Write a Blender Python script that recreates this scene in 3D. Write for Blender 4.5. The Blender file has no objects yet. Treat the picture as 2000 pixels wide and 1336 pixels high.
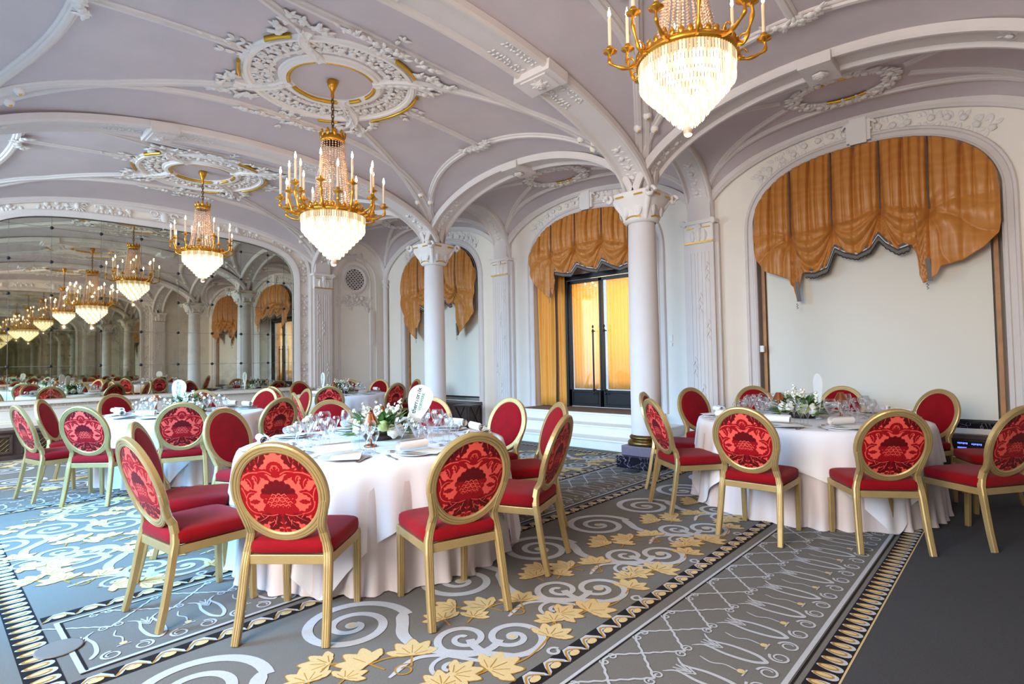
import bpy, math, random
import numpy as np
from mathutils import Vector, Matrix
PI = math.pi
random.seed(7)
S = bpy.context.scene
COL = S.collection
# ------------------------------------------------------------------ camera
cd = bpy.data.cameras.new('camera'); CAM = bpy.data.objects.new('camera', cd); COL.objects.link(CAM)
cd.sensor_width = 36; cd.lens = 1075.9 / 2000 * 36; cd.clip_start = 0.05; cd.clip_end = 100
_yaw, _pit, _rol = math.radians(42.866), math.radians(1.877), math.radians(0.999)
_fw = Vector((math.cos(_yaw)*math.cos(_pit), math.sin(_yaw)*math.cos(_pit), math.sin(_pit)))
_rt = Vector((math.sin(_yaw), -math.cos(_yaw), 0)); _up = _rt.cross(_fw)
_r2 = _rt*math.cos(_rol) - _up*math.sin(_rol); _u2 = _rt*math.sin(_rol) + _up*math.cos(_rol)
CAM.matrix_world = Matrix(((_r2.x, _u2.x, -_fw.x, 0), (_r2.y, _u2.y, -_fw.y, 0), (_r2.z, _u2.z, -_fw.z, 1.35), (0, 0, 0, 1)))
S.camera = CAM
# ------------------------------------------------------------------ exposure, world, daylight
S.view_settings.view_transform = 'Standard'; S.view_settings.look = 'None'
S.view_settings.gamma = 1; S.view_settings.use_curve_mapping = False
S.view_settings.exposure = 0.0
S.cycles.max_bounces = 10; S.cycles.glossy_bounces = 7; S.cycles.transparent_max_bounces = 24
S.cycles.transmission_bounces = 6; S.cycles.diffuse_bounces = 4
S.cycles.sample_clamp_indirect = 6; S.cycles.caustics_reflective = False; S.cycles.caustics_refractive = False
W = bpy.data.worlds.new('sky'); S.world = W; W.use_nodes = True
W.node_tree.nodes['Background'].inputs[0].default_value = (0.55, 0.75, 1, 1)
W.node_tree.nodes['Background'].inputs[1].default_value = 1.5
# room constants (metres)
XW, XC, XM = 8.0, 6.186, 3.1          # window wall, column row, chandelier line
L, Y1 = 4.121, 1.417                  # bay length, centre of the first bay
YA, YB = Y1 + L/2, Y1 + 1.5*L         # the two columns
YN, YS = Y1 + 2.5*L, Y1 - L/2         # mirror walls
XWEST = -1.8
Z0, HV, DOME = 3.3, 1.0, 0.2
def area(name, loc, rot, sx, sy, power, col):
    l = bpy.data.lights.new(name, 'AREA'); l.shape = 'RECTANGLE'; l.size = sx; l.size_y = sy; l.energy = power; l.color = col
    o = bpy.data.objects.new(name, l); COL.objects.link(o); o.location = loc; o.rotation_euler = rot
    return o
for k in range(3):   # sky light falling in through the three tall windows behind and left of the viewer
    area('daylight_window', (XWEST-0.75, Y1+k*L, 3.0), (0, -PI/2+math.radians((28, 46, 34)[k]), 0), 3.2, 2.7, (600, 640, 560)[k], ((1,.92,.84), (.20,.57,1), (.66,.86,1))[k]).data.spread = math.radians((170, 95, 150)[k])
# ------------------------------------------------------------------ mesh helpers
class MB:
    def __init__(s): s.v = []; s.f = []; s.m = []; s.s = []
    def add(s, vs, fs, mat=0, smooth=True):
        b = len(s.v); s.v.extend([tuple(map(float, p)) for p in vs])
        s.f.extend([tuple(i+b for i in f) for f in fs]); s.m.extend([mat]*len(fs)); s.s.extend([smooth]*len(fs))
    def box(s, x0, x1, y0, y1, z0, z1, mat=0):
        s.add([(x0,y0,z0),(x1,y0,z0),(x1,y1,z0),(x0,y1,z0),(x0,y0,z1),(x1,y0,z1),(x1,y1,z1),(x0,y1,z1)],
              [(0,3,2,1),(4,5,6,7),(0,1,5,4),(1,2,6,5),(2,3,7,6),(3,0,4,7)], mat, False)
    def obox(s, c, ax, ay, az, mat=0):
        c, ax, ay, az = map(np.array, (c, ax, ay, az)); vs = []
        for k in (-1, 1):
            for a, b in ((-1,-1),(1,-1),(1,1),(-1,1)): vs.append(c + a*ax + b*ay + k*az)
        s.add(vs, [(0,3,2,1),(4,5,6,7),(0,1,5,4),(1,2,6,5),(2,3,7,6),(3,0,4,7)], mat, False)
    def grid(s, P, mat=0, smooth=True, cu=False, cv=False):
        n, m = len(P), len(P[0]); vs = [p for r in P for p in r]; fs = []
        for i in range(n if cu else n-1):
            for j in range(m if cv else m-1):
                a, b = (i+1) % n, (j+1) % m
                fs.append((i*m+j, a*m+j, a*m+b, i*m+b))
        s.add(vs, fs, mat, smooth)
    def lathe(s, prof, seg=24, c=(0,0,0), mat=0, smooth=True, cap=True):
        P = [[(c[0]+r*math.cos(2*PI*j/seg), c[1]+r*math.sin(2*PI*j/seg), c[2]+z) for j in range(seg)] for r, z in prof]
        P = [r[::-1] for r in P]
        s.grid(P, mat, smooth, cv=True)
        if cap:
            for k in (0, -1):
                if prof[k][0] > 1e-4: s.add(P[k], [tuple(range(seg))] if k else [tuple(range(seg))[::-1]], mat, False)
    def sweep(s, path, prof, normals=None, mat=0, closed=False, smooth=True, cap=True, pclosed=True, scale=None):
        # prof: list of (side, up); normals: 'up' vector per point
        path = np.array(path, float); n = len(path)
        T = np.zeros_like(path)
        if closed: T = np.roll(path, -1, 0) - np.roll(path, 1, 0)
        else: T[1:-1] = path[2:]-path[:-2]; T[0] = path[1]-path[0]; T[-1] = path[-1]-path[-2]
        T /= np.linalg.norm(T, axis=1)[:, None] + 1e-12
        if normals is None:
            N = np.zeros_like(path); a = np.array((0,0,1.)) if abs(T[0][2]) < .9 else np.array((1.,0,0))
            for i in range(n):
                a = a - T[i]*np.dot(a, T[i]); a /= np.linalg.norm(a); N[i] = a
        else:
            N = np.array(normals, float)
            if N.ndim == 1: N = np.tile(N, (n, 1))
            N = N - T*np.sum(N*T, 1)[:, None]; N /= np.linalg.norm(N, axis=1)[:, None] + 1e-12
        B = np.cross(T, N); P = []
        for i in range(n):
            k = 1 if scale is None else scale[i]
            P.append([path[i] + B[i]*a*k + N[i]*b*k for a, b in prof])
        s.grid(P, mat, smooth, cu=closed, cv=pclosed)
        if cap and not closed and pclosed:
            m = len(prof); s.add(P[0], [tuple(range(m))], mat, False); s.add(P[-1], [tuple(range(m))[::-1]], mat, False)
    def tube(s, path, r, seg=8, mat=0, closed=False):
        n = len(path); rr = r if hasattr(r, '__len__') else [r]*n
        s.sweep(path, [(math.cos(2*PI*k/seg), math.sin(2*PI*k/seg)) for k in range(seg)], None, mat, closed, True, True, True, rr)
    def blob(s, c, r, seg=8, rings=5, mat=0, M=None):
        r = r if hasattr(r, '__len__') else (r, r, r); c = np.array(c, float); P = []
        for i in range(rings+1):
            t = PI*i/rings; row = []
            for j in range(seg):
                a = 2*PI*j/seg; p = np.array((r[0]*math.sin(t)*math.cos(a), r[1]*math.sin(t)*math.sin(a), -r[2]*math.cos(t)))
                if M is not None: p = M @ p
                row.append(c+p)
            P.append(row[::-1])
        s.grid(P, mat, True, cv=True)
    def sup(s, c, r, e1=.35, e2=.3, seg=40, rings=14, mat=0):
        f = lambda w, e: math.copysign(abs(w)**e, w); P = []
        for i in range(rings+1):
            t = -PI/2 + PI*i/rings; row = []
            for j in range(seg):
                a = 2*PI*j/seg; ct = f(math.cos(t), e1)
                row.append((c[0]+r[0]*ct*f(math.cos(a), e2), c[1]+r[1]*ct*f(math.sin(a), e2), c[2]+r[2]*f(math.sin(t), e1)))
            P.append(row[::-1])
        s.grid(P, mat, True, cv=True)
    def leaf(s, p, d, n, ln, w, h=None, mat=0, k=5):
        # domed leaf lying on a surface with normal n, growing along d
        p = np.array(p, float); d = np.array(d, float); n = np.array(n, float)
        d = d - n*np.dot(d, n); d /= np.linalg.norm(d)+1e-9; b = np.cross(n, d); h = w*.45 if h is None else h; P = []
        for i in range(k):
            t = i/(k-1); ww = w*(math.sin(PI*min(1, .08+t*.92))**.8)*.5; hh = h*math.sin(PI*(.15+.8*t))
            q = p + d*ln*t
            P.append([q - b*ww, q - b*ww*.45 + n*hh*.8, q + n*hh*.55, q + b*ww*.45 + n*hh*.8, q + b*ww])
        s.grid(P, mat, True)
    def rose(s, p, n, r, mat=0):
        p = np.array(p, float); n = np.array(n, float); n /= np.linalg.norm(n)
        a = np.cross(n, (0,0,1.) if abs(n[2]) < .9 else (1.,0,0)); a /= np.linalg.norm(a); b = np.cross(n, a)
        ph = random.random()*6; P = []
        for i, (rr, hh) in enumerate(((1,0),(1.05,.28),(.8,.34),(.72,.5),(.5,.48),(.4,.62),(.12,.5))):
            P.append([p + (a*math.cos(t)+b*math.sin(t))*r*rr*(1+.13*math.sin(5*t+ph+i*1.1)) + n*r*hh for t in [2*PI*j/15 for j in range(15)]])
        s.grid(P, mat, True, cv=True); s.add(P[-1], [tuple(range(15))], mat, True)
    def mesh(s, name, mats):
        me = bpy.data.meshes.new(name); me.from_pydata(s.v, [], s.f)
        for m in (mats if isinstance(mats, (list, tuple)) else [mats]): me.materials.append(m)
        me.polygons.foreach_set('material_index', s.m); me.polygons.foreach_set('use_smooth', s.s); me.update()
        return me
def link(name, me, parent=None, loc=(0,0,0), rotz=0):
    o = bpy.data.objects.new(name, me); COL.objects.link(o); o.location = loc; o.rotation_euler = (0,0,rotz)
    if parent is not None: o.parent = parent
    return o
def obj(name, mb, mats, parent=None, loc=(0,0,0), rotz=0, bevel=0):
    o = link(name, mb.mesh(name, mats), parent, loc, rotz)
    if bevel:
        m = o.modifiers.new('bevel', 'BEVEL'); m.width = bevel; m.segments = 2; m.limit_method = 'ANGLE'
    return o
def tag(o, label, cat, group=None):
    o['label'] = label; o['category'] = cat
    if group: o['group'] = group
    return o
def thing(name, label, cat, loc=(0,0,0), rotz=0, group=None):
    o = bpy.data.objects.new(name, None); o.empty_display_size = .1; COL.objects.link(o); o.location = loc; o.rotation_euler = (0,0,rotz)
    return tag(o, label, cat, group)
def struct(name, mb, mats, parent=None, bevel=0):
    o = obj(name, mb, mats, parent, bevel=bevel)
    if parent is None: o['kind'] = 'structure'
    return o
def dup(root, loc, rotz, label, group=None):
    r = root.copy(); COL.objects.link(r); r.location = loc; r.rotation_euler = (0,0,rotz); r['label'] = label
    if group: r['group'] = group
    for ch in list(root.children):
        c = ch.copy(); COL.objects.link(c); c.parent = r
        for g in ch.children:
            d = g.copy(); COL.objects.link(d); d.parent = c
    return r
# ------------------------------------------------------------------ materials
def srgb(r, g, b):
    f = lambda c: (c/12.92 if c <= .04045 else ((c+.055)/1.055)**2.4)
    return (f(r/255), f(g/255), f(b/255), 1)
def mat(name, col, rough=.5, metal=0, var=.0, scale=20, bump=0, bscale=200, spec=.5, sheen=0, coat=0, trans=0, col2=None):
    m = bpy.data.materials.new(name); m.use_nodes = True; nt = m.node_tree; b = nt.nodes['Principled BSDF']
    b.inputs['Base Color'].default_value = col; b.inputs['Roughness'].default_value = rough; b.inputs['Metallic'].default_value = metal
    b.inputs['Specular IOR Level'].default_value = spec; b.inputs['Sheen Weight'].default_value = sheen; b.inputs['Coat Weight'].default_value = coat
    b.inputs['Transmission Weight'].default_value = trans
    if var or col2 is not None:
        tc = nt.nodes.new('ShaderNodeTexCoord'); n = nt.nodes.new('ShaderNodeTexNoise'); n.inputs['Scale'].default_value = scale; n.inputs['Detail'].default_value = 4
        r = nt.nodes.new('ShaderNodeValToRGB'); r.color_ramp.elements[0].position = .3; r.color_ramp.elements[1].position = .7
        c2 = col2 if col2 is not None else tuple(min(1, c*(1+var)) for c in col[:3])+(1,)
        r.color_ramp.elements[0].color = tuple(c*(1-var) for c in col[:3])+(1,); r.color_ramp.elements[1].color = c2
        nt.links.new(tc.outputs['Object'], n.inputs['Vector']); nt.links.new(n.outputs['Fac'], r.inputs['Fac']); nt.links.new(r.outputs['Color'], b.inputs['Base Color'])
    if bump:
        tc = nt.nodes.new('ShaderNodeTexCoord'); n = nt.nodes.new('ShaderNodeTexNoise'); n.inputs['Scale'].default_value = bscale; n.inputs['Detail'].default_value = 3
        bp = nt.nodes.new('ShaderNodeBump'); bp.inputs['Strength'].default_value = bump; bp.inputs['Distance'].default_value = .01
        nt.links.new(tc.outputs['Object'], n.inputs['Vector']); nt.links.new(n.outputs['Fac'], bp.inputs['Height']); nt.links.new(bp.outputs['Normal'], b.inputs['Normal'])
    return m
def emis(name, col, strength, base=.25):
    m = bpy.data.materials.new(name); m.use_nodes = True; b = m.node_tree.nodes['Principled BSDF']
    b.inputs['Base Color'].default_value = (col[0]*base, col[1]*base, col[2]*base, 1); b.inputs['Emission Color'].default_value = col; b.inputs['Emission Strength'].default_value = strength
    return m
M = {}
M['plaster'] = mat('lilac_plaster', srgb(206,195,198), .9, spec=.15, var=.03, scale=3, bump=.15, bscale=120)
M['white'] = mat('white_plaster', srgb(222,214,211), .75, spec=.2, var=.02, scale=5, bump=.1, bscale=60)
M['orn'] = mat('ornament_plaster', srgb(236,231,228), .75, spec=.2)
M['wall'] = mat('wall_paint', srgb(240,232,222), .65, var=.02, scale=2, bump=.08, bscale=90)
M['gilt'] = mat('gilding', srgb(226,176,60), .3, .85)
M['bronze'] = mat('bronze', srgb(120,98,58), .3, .9, var=.2, scale=30)
M['brass'] = mat('gilt_brass', srgb(212,150,52), .28, .9)
M['purple'] = mat('mauve_stone', srgb(120,106,122), .35, var=.12, scale=60)
M['marble'] = mat('black_marble', srgb(28,26,40), .12, var=.4, scale=14, col2=srgb(60,56,74))
M['wood'] = mat('dark_wood', srgb(74,57,52), .4, var=.25, scale=9)
M['stone'] = mat('white_marble', srgb(236,230,222), .35, var=.03, scale=6)
M['gold'] = mat('gold_lacquer', srgb(186,160,108), .36, .5, var=.08, scale=8)
M['velvet'] = mat('red_velvet', srgb(134,5,18), .85, var=.14, scale=9, bump=.2, bscale=500, sheen=.06, spec=.15)
M['cloth'] = mat('white_linen', srgb(234,234,240), .8, bump=.05, bscale=600, spec=.2)
M['under'] = mat('grey_linen', srgb(212,202,202), .85, bump=.05, bscale=600, spec=.2)
M['paper'] = mat('white_paper', srgb(228,228,224), .75)
M['china'] = mat('white_china', srgb(240,240,238), .15)
M['napkin'] = mat('napkin_linen', srgb(243,240,238), .85, bump=.1, bscale=400)
M['steel'] = mat('silver_cutlery', srgb(205,200,196), .15, 1)
M['copper'] = mat('copper', srgb(176,112,78), .28, .9, var=.1, scale=20)
M['candle'] = mat('candle_sleeve', srgb(232,206,176), .5)
M['green'] = mat('leaf_green', srgb(86,128,66), .5, var=.35, scale=30)
M['lime'] = mat('pale_green_petals', srgb(190,205,130), .6, var=.1, scale=30)
M['petal'] = mat('white_petals', srgb(246,244,230), .6, var=.03, scale=40)
M['silk'] = mat('ochre_silk', srgb(196,136,58), .42, var=.10, scale=5, spec=.5, sheen=.1)
M['trim'] = mat('grey_trim', srgb(112,108,104), .7)
M['blackcord'] = mat('black_cord', srgb(28,26,28), .7)
M['cord'] = mat('blue_grey_cord', srgb(82,88,100), .7)
M['roller'] = mat('cream_roller_blind', srgb(232,228,216), .75, bump=.1, bscale=500)
M['jamb'] = mat('orange_wood', srgb(176,122,74), .5, var=.15, scale=8)
M['iron'] = mat('black_ironwork', srgb(30,32,36), .35, .3)
M['drape'] = mat('yellow_drape', srgb(238,164,66), .6, sheen=.1)
M['darkbrown'] = mat('dark_brown_wood', srgb(44,34,30), .45)
M['slate'] = mat('slate_carpet', srgb(76,77,81), .95, var=.10, scale=120, bump=.5, bscale=700, spec=.1)
M['field'] = mat('taupe_carpet', srgb(118,116,112), .95, var=.08, scale=140, bump=.5, bscale=700, spec=.1)
M['cline'] = mat('pale_carpet_line', srgb(190,193,198), .95, var=.06, scale=140, bump=.5, bscale=700, spec=.1)
M['cgold'] = mat('cream_gold_carpet', srgb(214,190,140), .95, var=.06, scale=140, bump=.5, bscale=700, spec=.1)
M['cochre'] = mat('ochre_carpet', srgb(176,132,58), .95, var=.06, scale=140, bump=.5, bscale=700, spec=.1)
M['cblack'] = mat('black_carpet', srgb(40,36,38), .95, var=.06, scale=140, bump=.5, bscale=700, spec=.1)
M['flame'] = emis('flame', (1, .68, .40, 1), 75)
M['black'] = mat('matt_black', srgb(18,16,16), .8)
M['plastic'] = mat('white_plastic', srgb(236,234,228), .4)
M['brownfloor'] = mat('brown_carpet', srgb(128,100,78), .95, var=.1, scale=100, bump=.4, bscale=600)
# crystal: bright, refracting look without heavy refraction
def glassy(name, tint, refl, rough=.03, trans=.85, emit=0, ecol=(1,.85,.6,1)):
    m = bpy.data.materials.new(name); m.use_nodes = True; nt = m.node_tree; nt.nodes.clear()
    out = nt.nodes.new('ShaderNodeOutputMaterial'); tr = nt.nodes.new('ShaderNodeBsdfTransparent'); tr.inputs[0].default_value = tint
    gl = nt.nodes.new('ShaderNodeBsdfGlossy'); gl.inputs['Roughness'].default_value = rough; gl.inputs['Color'].default_value = (1,1,1,1)
    lw = nt.nodes.new('ShaderNodeLayerWeight'); lw.inputs['Blend'].default_value = refl
    mx = nt.nodes.new('ShaderNodeMixShader')
    nt.links.new(lw.outputs['Facing'], mx.inputs[0]); nt.links.new(tr.outputs[0], mx.inputs[1]); nt.links.new(gl.outputs[0], mx.inputs[2])
    last = mx
    if emit:
        em = nt.nodes.new('ShaderNodeEmission'); em.inputs[0].default_value = ecol; em.inputs[1].default_value = emit
        ad = nt.nodes.new('ShaderNodeAddShader'); nt.links.new(mx.outputs[0], ad.inputs[0]); nt.links.new(em.outputs[0], ad.inputs[1]); last = ad
    nt.links.new(last.outputs[0], out.inputs['Surface'])
    return m
M['glass'] = glassy('clear_glass', (.92,.93,.94,1), .38)
M['crystal'] = mat('cut_crystal', srgb(214,184,160), .10, spec=1.0, trans=.2)
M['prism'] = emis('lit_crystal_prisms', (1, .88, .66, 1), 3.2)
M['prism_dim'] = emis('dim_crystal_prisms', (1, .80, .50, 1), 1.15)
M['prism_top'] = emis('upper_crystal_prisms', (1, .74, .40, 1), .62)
# mirror with worn silvering
def mirror_mat():
    m = bpy.data.materials.new('aged_mirror'); m.use_nodes = True; nt = m.node_tree; b = nt.nodes['Principled BSDF']
    b.inputs['Metallic'].default_value = 1; b.inputs['Roughness'].default_value = .015; b.inputs['Base Color'].default_value = (.66,.66,.56,1)
    df = nt.nodes.new('ShaderNodeBsdfDiffuse'); df.inputs[0].default_value = srgb(96,88,74)
    tc = nt.nodes.new('ShaderNodeTexCoord'); n = nt.nodes.new('ShaderNodeTexNoise'); n.inputs['Scale'].default_value = 1.6; n.inputs['Detail'].default_value = 9; n.inputs['Roughness'].default_value = .7
    r = nt.nodes.new('ShaderNodeValToRGB'); r.color_ramp.elements[0].position = .5; r.color_ramp.elements[1].position = .78; r.color_ramp.elements[1].color = (.55,.55,.55,1)
    mx = nt.nodes.new('ShaderNodeMixShader'); out = nt.nodes['Material Output']
    nt.links.new(tc.outputs['Object'], n.inputs['Vector']); nt.links.new(n.outputs['Fac'], r.inputs['Fac']); nt.links.new(r.outputs['Color'], mx.inputs[0])
    nt.links.new(b.outputs[0], mx.inputs[1]); nt.links.new(df.outputs[0], mx.inputs[2]); nt.links.new(mx.outputs[0], out.inputs['Surface'])
    return m
M['mirror'] = mirror_mat()
# woven damask: pile pattern read from the mesh attribute 'pile'
def damask_mat():
    m = bpy.data.materials.new('red_damask'); m.use_nodes = True; nt = m.node_tree; b = nt.nodes['Principled BSDF']
    b.inputs['Roughness'].default_value = .65; b.inputs['Sheen Weight'].default_value = .03; b.inputs['Specular IOR Level'].default_value = .2
    at = nt.nodes.new('ShaderNodeAttribute'); at.attribute_name = 'pile'
    at2 = nt.nodes.new('ShaderNodeAttribute'); at2.attribute_name = 'tone'
    r = nt.nodes.new('ShaderNodeValToRGB'); r.color_ramp.elements[0].position = .48; r.color_ramp.elements[1].position = .52
    mr = nt.nodes.new('ShaderNodeMix'); mr.data_type = 'RGBA'; mr.inputs[6].default_value = srgb(148,4,16); mr.inputs[7].default_value = srgb(92,0,8)
    mx = nt.nodes.new('ShaderNodeMix'); mx.data_type = 'RGBA'; mx.inputs[7].default_value = srgb(232,88,76)
    nt.links.new(at.outputs['Fac'], r.inputs['Fac']); nt.links.new(r.outputs['Color'], mx.inputs[0])
    nt.links.new(at2.outputs['Fac'], mr.inputs[0]); nt.links.new(mr.outputs[2], mx.inputs[6]); nt.links.new(mx.outputs[2], b.inputs['Base Color'])
    return m
M['damask'] = damask_mat()
# moire bands on the silk
def silk_fix(m):
    nt = m.node_tree; b = nt.nodes['Principled BSDF']
    tc = nt.nodes.new('ShaderNodeTexCoord'); mp = nt.nodes.new('ShaderNodeMapping'); mp.inputs['Scale'].default_value = (.3, 1.5, 2.2)
    w = nt.nodes.new('ShaderNodeTexWave'); w.wave_type = 'BANDS'; w.bands_direction = 'Z'; w.inputs['Scale'].default_value = 1.1; w.inputs['Distortion'].default_value = 14; w.inputs['Detail'].default_value = 2; w.inputs['Detail Scale'].default_value = .9
    r = nt.nodes.new('ShaderNodeValToRGB'); r.color_ramp.elements[0].color = srgb(192,124,52); r.color_ramp.elements[1].color = srgb(199,131,57); r.color_ramp.elements[0].position = .35
    nt.links.new(tc.outputs['Object'], mp.inputs['Vector']); nt.links.new(mp.outputs['Vector'], w.inputs['Vector']); nt.links.new(w.outputs['Fac'], r.inputs['Fac']); nt.links.new(r.outputs['Color'], b.inputs['Base Color'])
silk_fix(M['silk'])
# veins for the black plinth marble
def vein(m):
    nt = m.node_tree; b = nt.nodes['Principled BSDF']; tc = nt.nodes.new('ShaderNodeTexCoord'); v = nt.nodes.new('ShaderNodeTexVoronoi'); v.feature = 'DISTANCE_TO_EDGE'; v.inputs['Scale'].default_value = 9
    n = nt.nodes.new('ShaderNodeTexNoise'); n.inputs['Scale'].default_value = 6; ad = nt.nodes.new('ShaderNodeMixRGB'); ad.inputs[0].default_value = .35
    r = nt.nodes.new('ShaderNodeValToRGB'); r.color_ramp.elements[0].color = srgb(150,140,160); r.color_ramp.elements[1].color = srgb(24,22,34); r.color_ramp.elements[1].position = .025
    nt.links.new(tc.outputs['Object'], n.inputs['Vector']); nt.links.new(tc.outputs['Object'], ad.inputs[1]); nt.links.new(n.outputs['Color'], ad.inputs[2]); nt.links.new(ad.outputs[0], v.inputs['Vector']); nt.links.new(v.outputs['Distance'], r.inputs['Fac']); nt.links.new(r.outputs['Color'], b.inputs['Base Color'])
vein(M['marble'])
# translucent backlit sheer
def sheer_mat():
    m = bpy.data.materials.new('sheer_curtain'); m.use_nodes = True; nt = m.node_tree; nt.nodes.clear(); out = nt.nodes.new('ShaderNodeOutputMaterial')
    d = nt.nodes.new('ShaderNodeBsdfDiffuse'); d.inputs[0].default_value = srgb(244,216,160); t = nt.nodes.new('ShaderNodeBsdfTranslucent'); t.inputs[0].default_value = srgb(252,214,140)
    mx = nt.nodes.new('ShaderNodeMixShader'); mx.inputs[0].default_value = .65
    nt.links.new(d.outputs[0], mx.inputs[1]); nt.links.new(t.outputs[0], mx.inputs[2]); nt.links.new(mx.outputs[0], out.inputs['Surface'])
    return m
M['sheer'] = sheer_mat()

# ------------------------------------------------------------------ vault surface
def bay_of(x, y):
    k = int(min(2, max(0, math.floor((y-YS)/L)))); yc = Y1 + k*L
    if x > XC: return (XC+XW)/2, (XW-XC)/2, yc, .08
    if x < XM-(XC-XM): x0 = XM-(XC-XM); return (x0+XWEST)/2, (x0-XWEST)/2, yc, .08
    return XM, XC-XM, yc, DOME
def vz(x, y, bay=None):
    cx, hx, yc, dm = bay or bay_of(x, y)
    a = min(1, abs(x-cx)/hx); b = min(1, abs(y-yc)/(L/2))
    return Z0 + HV*math.sqrt(max(0, 1-a*a*b*b)) + dm*(1-a*a)*(1-b*b)
def vn(x, y, bay):   # unit normal pointing down into the room
    cx, hx, yc, dm = bay
    a = max(-.985, min(.985, (x-cx)/hx)); b = max(-.985, min(.985, (y-yc)/(L/2))); e = 1e-3
    X, Y = cx+a*hx, yc+b*L/2
    gx = (vz(X+e, Y, bay)-vz(X-e, Y, bay))/(2*e); gy = (vz(X, Y+e, bay)-vz(X, Y-e, bay))/(2*e)
    n = np.array((gx, gy, -1.)); return n/np.linalg.norm(n)
BAYS = []
for k in range(3):
    yc = Y1+k*L
    BAYS += [(XM, XC-XM, yc, DOME), ((XC+XW)/2, (XW-XC)/2, yc, .08), ((XM-(XC-XM)+XWEST)/2, (XM-(XC-XM)-XWEST)/2, yc, .08)]
mb = MB()
for bay in BAYS:
    cx, hx, yc, dm = bay; n = 40 if hx > 2 else 28
    th = [math.sin(PI/2*(-1+2*i/n)) for i in range(n+1)]
    mb.grid([[(cx+a*hx, yc+b*L/2, vz(cx+a*hx, yc+b*L/2, bay)) for b in th] for a in th])
CEIL = struct('ceiling', mb, M['plaster'])
# ribs, bands and bosses of the vault
RIBP = [(-.056,-.02),(-.056,.012),(-.042,.022),(-.028,.022),(-.018,.042),(.018,.042),(.028,.022),(.042,.022),(.056,.012),(.056,-.02)]
def rib(pts, bay, w=1.0, name='rib'):
    m = MB(); P = [(x, y, vz(x, y, bay)) for x, y in pts]; N = [vn(x, y, bay) for x, y in pts]
    m.sweep(P, [(a*w, b*w) for a, b in RIBP], N, smooth=False); return obj(name, m, M['white'], CEIL)
def esp(a0, a1, n):   # dense near the ends
    return [a0+(a1-a0)*(.5-.5*math.cos(PI*i/n)) for i in range(n+1)]
BANDP = [(-.20,-.03),(-.20,.035),(-.185,.06),(-.155,.06),(-.14,.04),(-.125,.025),(.125,.025),(.14,.04),(.155,.06),(.185,.06),(.20,.035),(.20,-.03)]
HALFP = [(0,-.05),(0,.03),(.03,.055),(.06,.055),(.075,.035),(.09,.02),(.09,-.05)]
def arch_path(kind, fixed, c, h, a0, a1, n=40):
    P = []; N = []
    for i in range(n+1):
        t = a0+(a1-a0)*i/n; s_, z = math.sin(t), Z0+HV*math.cos(t)
        p = (c+h*s_, fixed, z) if kind == 'x' else (fixed, c+h*s_, z)
        nn = np.array((s_/h, 0, math.cos(t)/HV)) if kind == 'x' else np.array((0, s_/h, math.cos(t)/HV))
        nn = -nn/np.linalg.norm(nn); P.append(p); N.append(nn)
    return P, N
def garland(m, P, N, step, size, side=.06, roses=True):
    # leaf and rose garland along a path
    P = np.array(P); d = np.r_[0, np.cumsum(np.linalg.norm(np.diff(P, axis=0), axis=1))]; t = 0; i = 0
    while t < d[-1]:
        j = min(len(P)-2, int(np.searchsorted(d, t, 'right')-1)); f = (t-d[j])/(d[j+1]-d[j]+1e-9)
        p = P[j]*(1-f)+P[j+1]*f; n = N[j]; T = P[j+1]-P[j]; T /= np.linalg.norm(T)+1e-9; b = np.cross(T, n)
        if roses and i % 3 == 0: m.rose(p+n*.01+b*random.uniform(-.3,.3)*side, n, size*.42)
        for q in range(2):
            sg = 1 if q else -1
            m.leaf(p + b*sg*side*random.uniform(.1,.5), T*random.uniform(-.5,1)+b*sg*random.uniform(.5,1.1), n, size*random.uniform(.8,1.2), size*.55)
        t += step; i += 1
hx0 = XC-XM
ornc = [0]
bandN = 0
for y in (YA, YB):
    m = MB(); P, N = arch_path('x', y, XM, hx0, -PI/2, PI/2, 64); m.sweep(P, BANDP, N, smooth=False); obj('arch_band', m, M['white'], CEIL)
    m = MB(); cxe, hxe = (XC+XW)/2, (XW-XC)/2
    P, N = arch_path('x', y, cxe, hxe, -PI/2, PI/2, 40); m.sweep(P, BANDP, N, smooth=False); obj('arch_band', m, M['white'], CEIL)
    # bell-flower drops and blocks on the bands
    m = MB()
    for c, h, sg in ((XM, hx0, 1), (XM, hx0, -1), (cxe, hxe, -1), (cxe, hxe, 1)):
        a0, a1 = (1.38, .95) if h > 2 else (1.2, .55)
        P, N = arch_path('x', y, c, h, sg*a0, sg*a1, 40); P = np.array(P)+np.array(N)*.02; garland(m, P, N, .05, .075, .05, True)
    obj('leaf_drop', m, M['orn'], CEIL)
    for sg in (-1, 1):
        m = MB(); t = math.asin(1.144/hx0)*sg; P, N = arch_path('x', y, XM, hx0, t, t, 1)
        p, n = np.array(P[0]), N[0]; T = np.array((n[2], 0, -n[0])); T /= np.linalg.norm(T); b = np.array((0,1.,0))
        m.obox(p+n*.045, T*.15, b*.23, n*.055); m.obox(p+n*.09, T*.12, b*.16, n*.025); m.rose(p+n*.11, n, .06)
        for q in range(8):
            an = q*PI/4; m.leaf(p+n*.112, T*math.cos(an)+b*math.sin(an), n, .11, .045)
        obj('band_block', m, M['white'], CEIL, bevel=.008)
        m = MB()
        for dt in (.16, -.16):
            P, N = arch_path('x', y, XM, hx0, t+dt*.45, t+dt*1.35, 16); B = np.array((0,.09,0)); NN = np.array(N)*.03
            for sgn in (-1, 1): garland(m, np.array(P)+B*sgn+NN, N, .05, .05, .02, False)
        obj('leaf_strip', m, M['orn'], CEIL)
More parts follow.
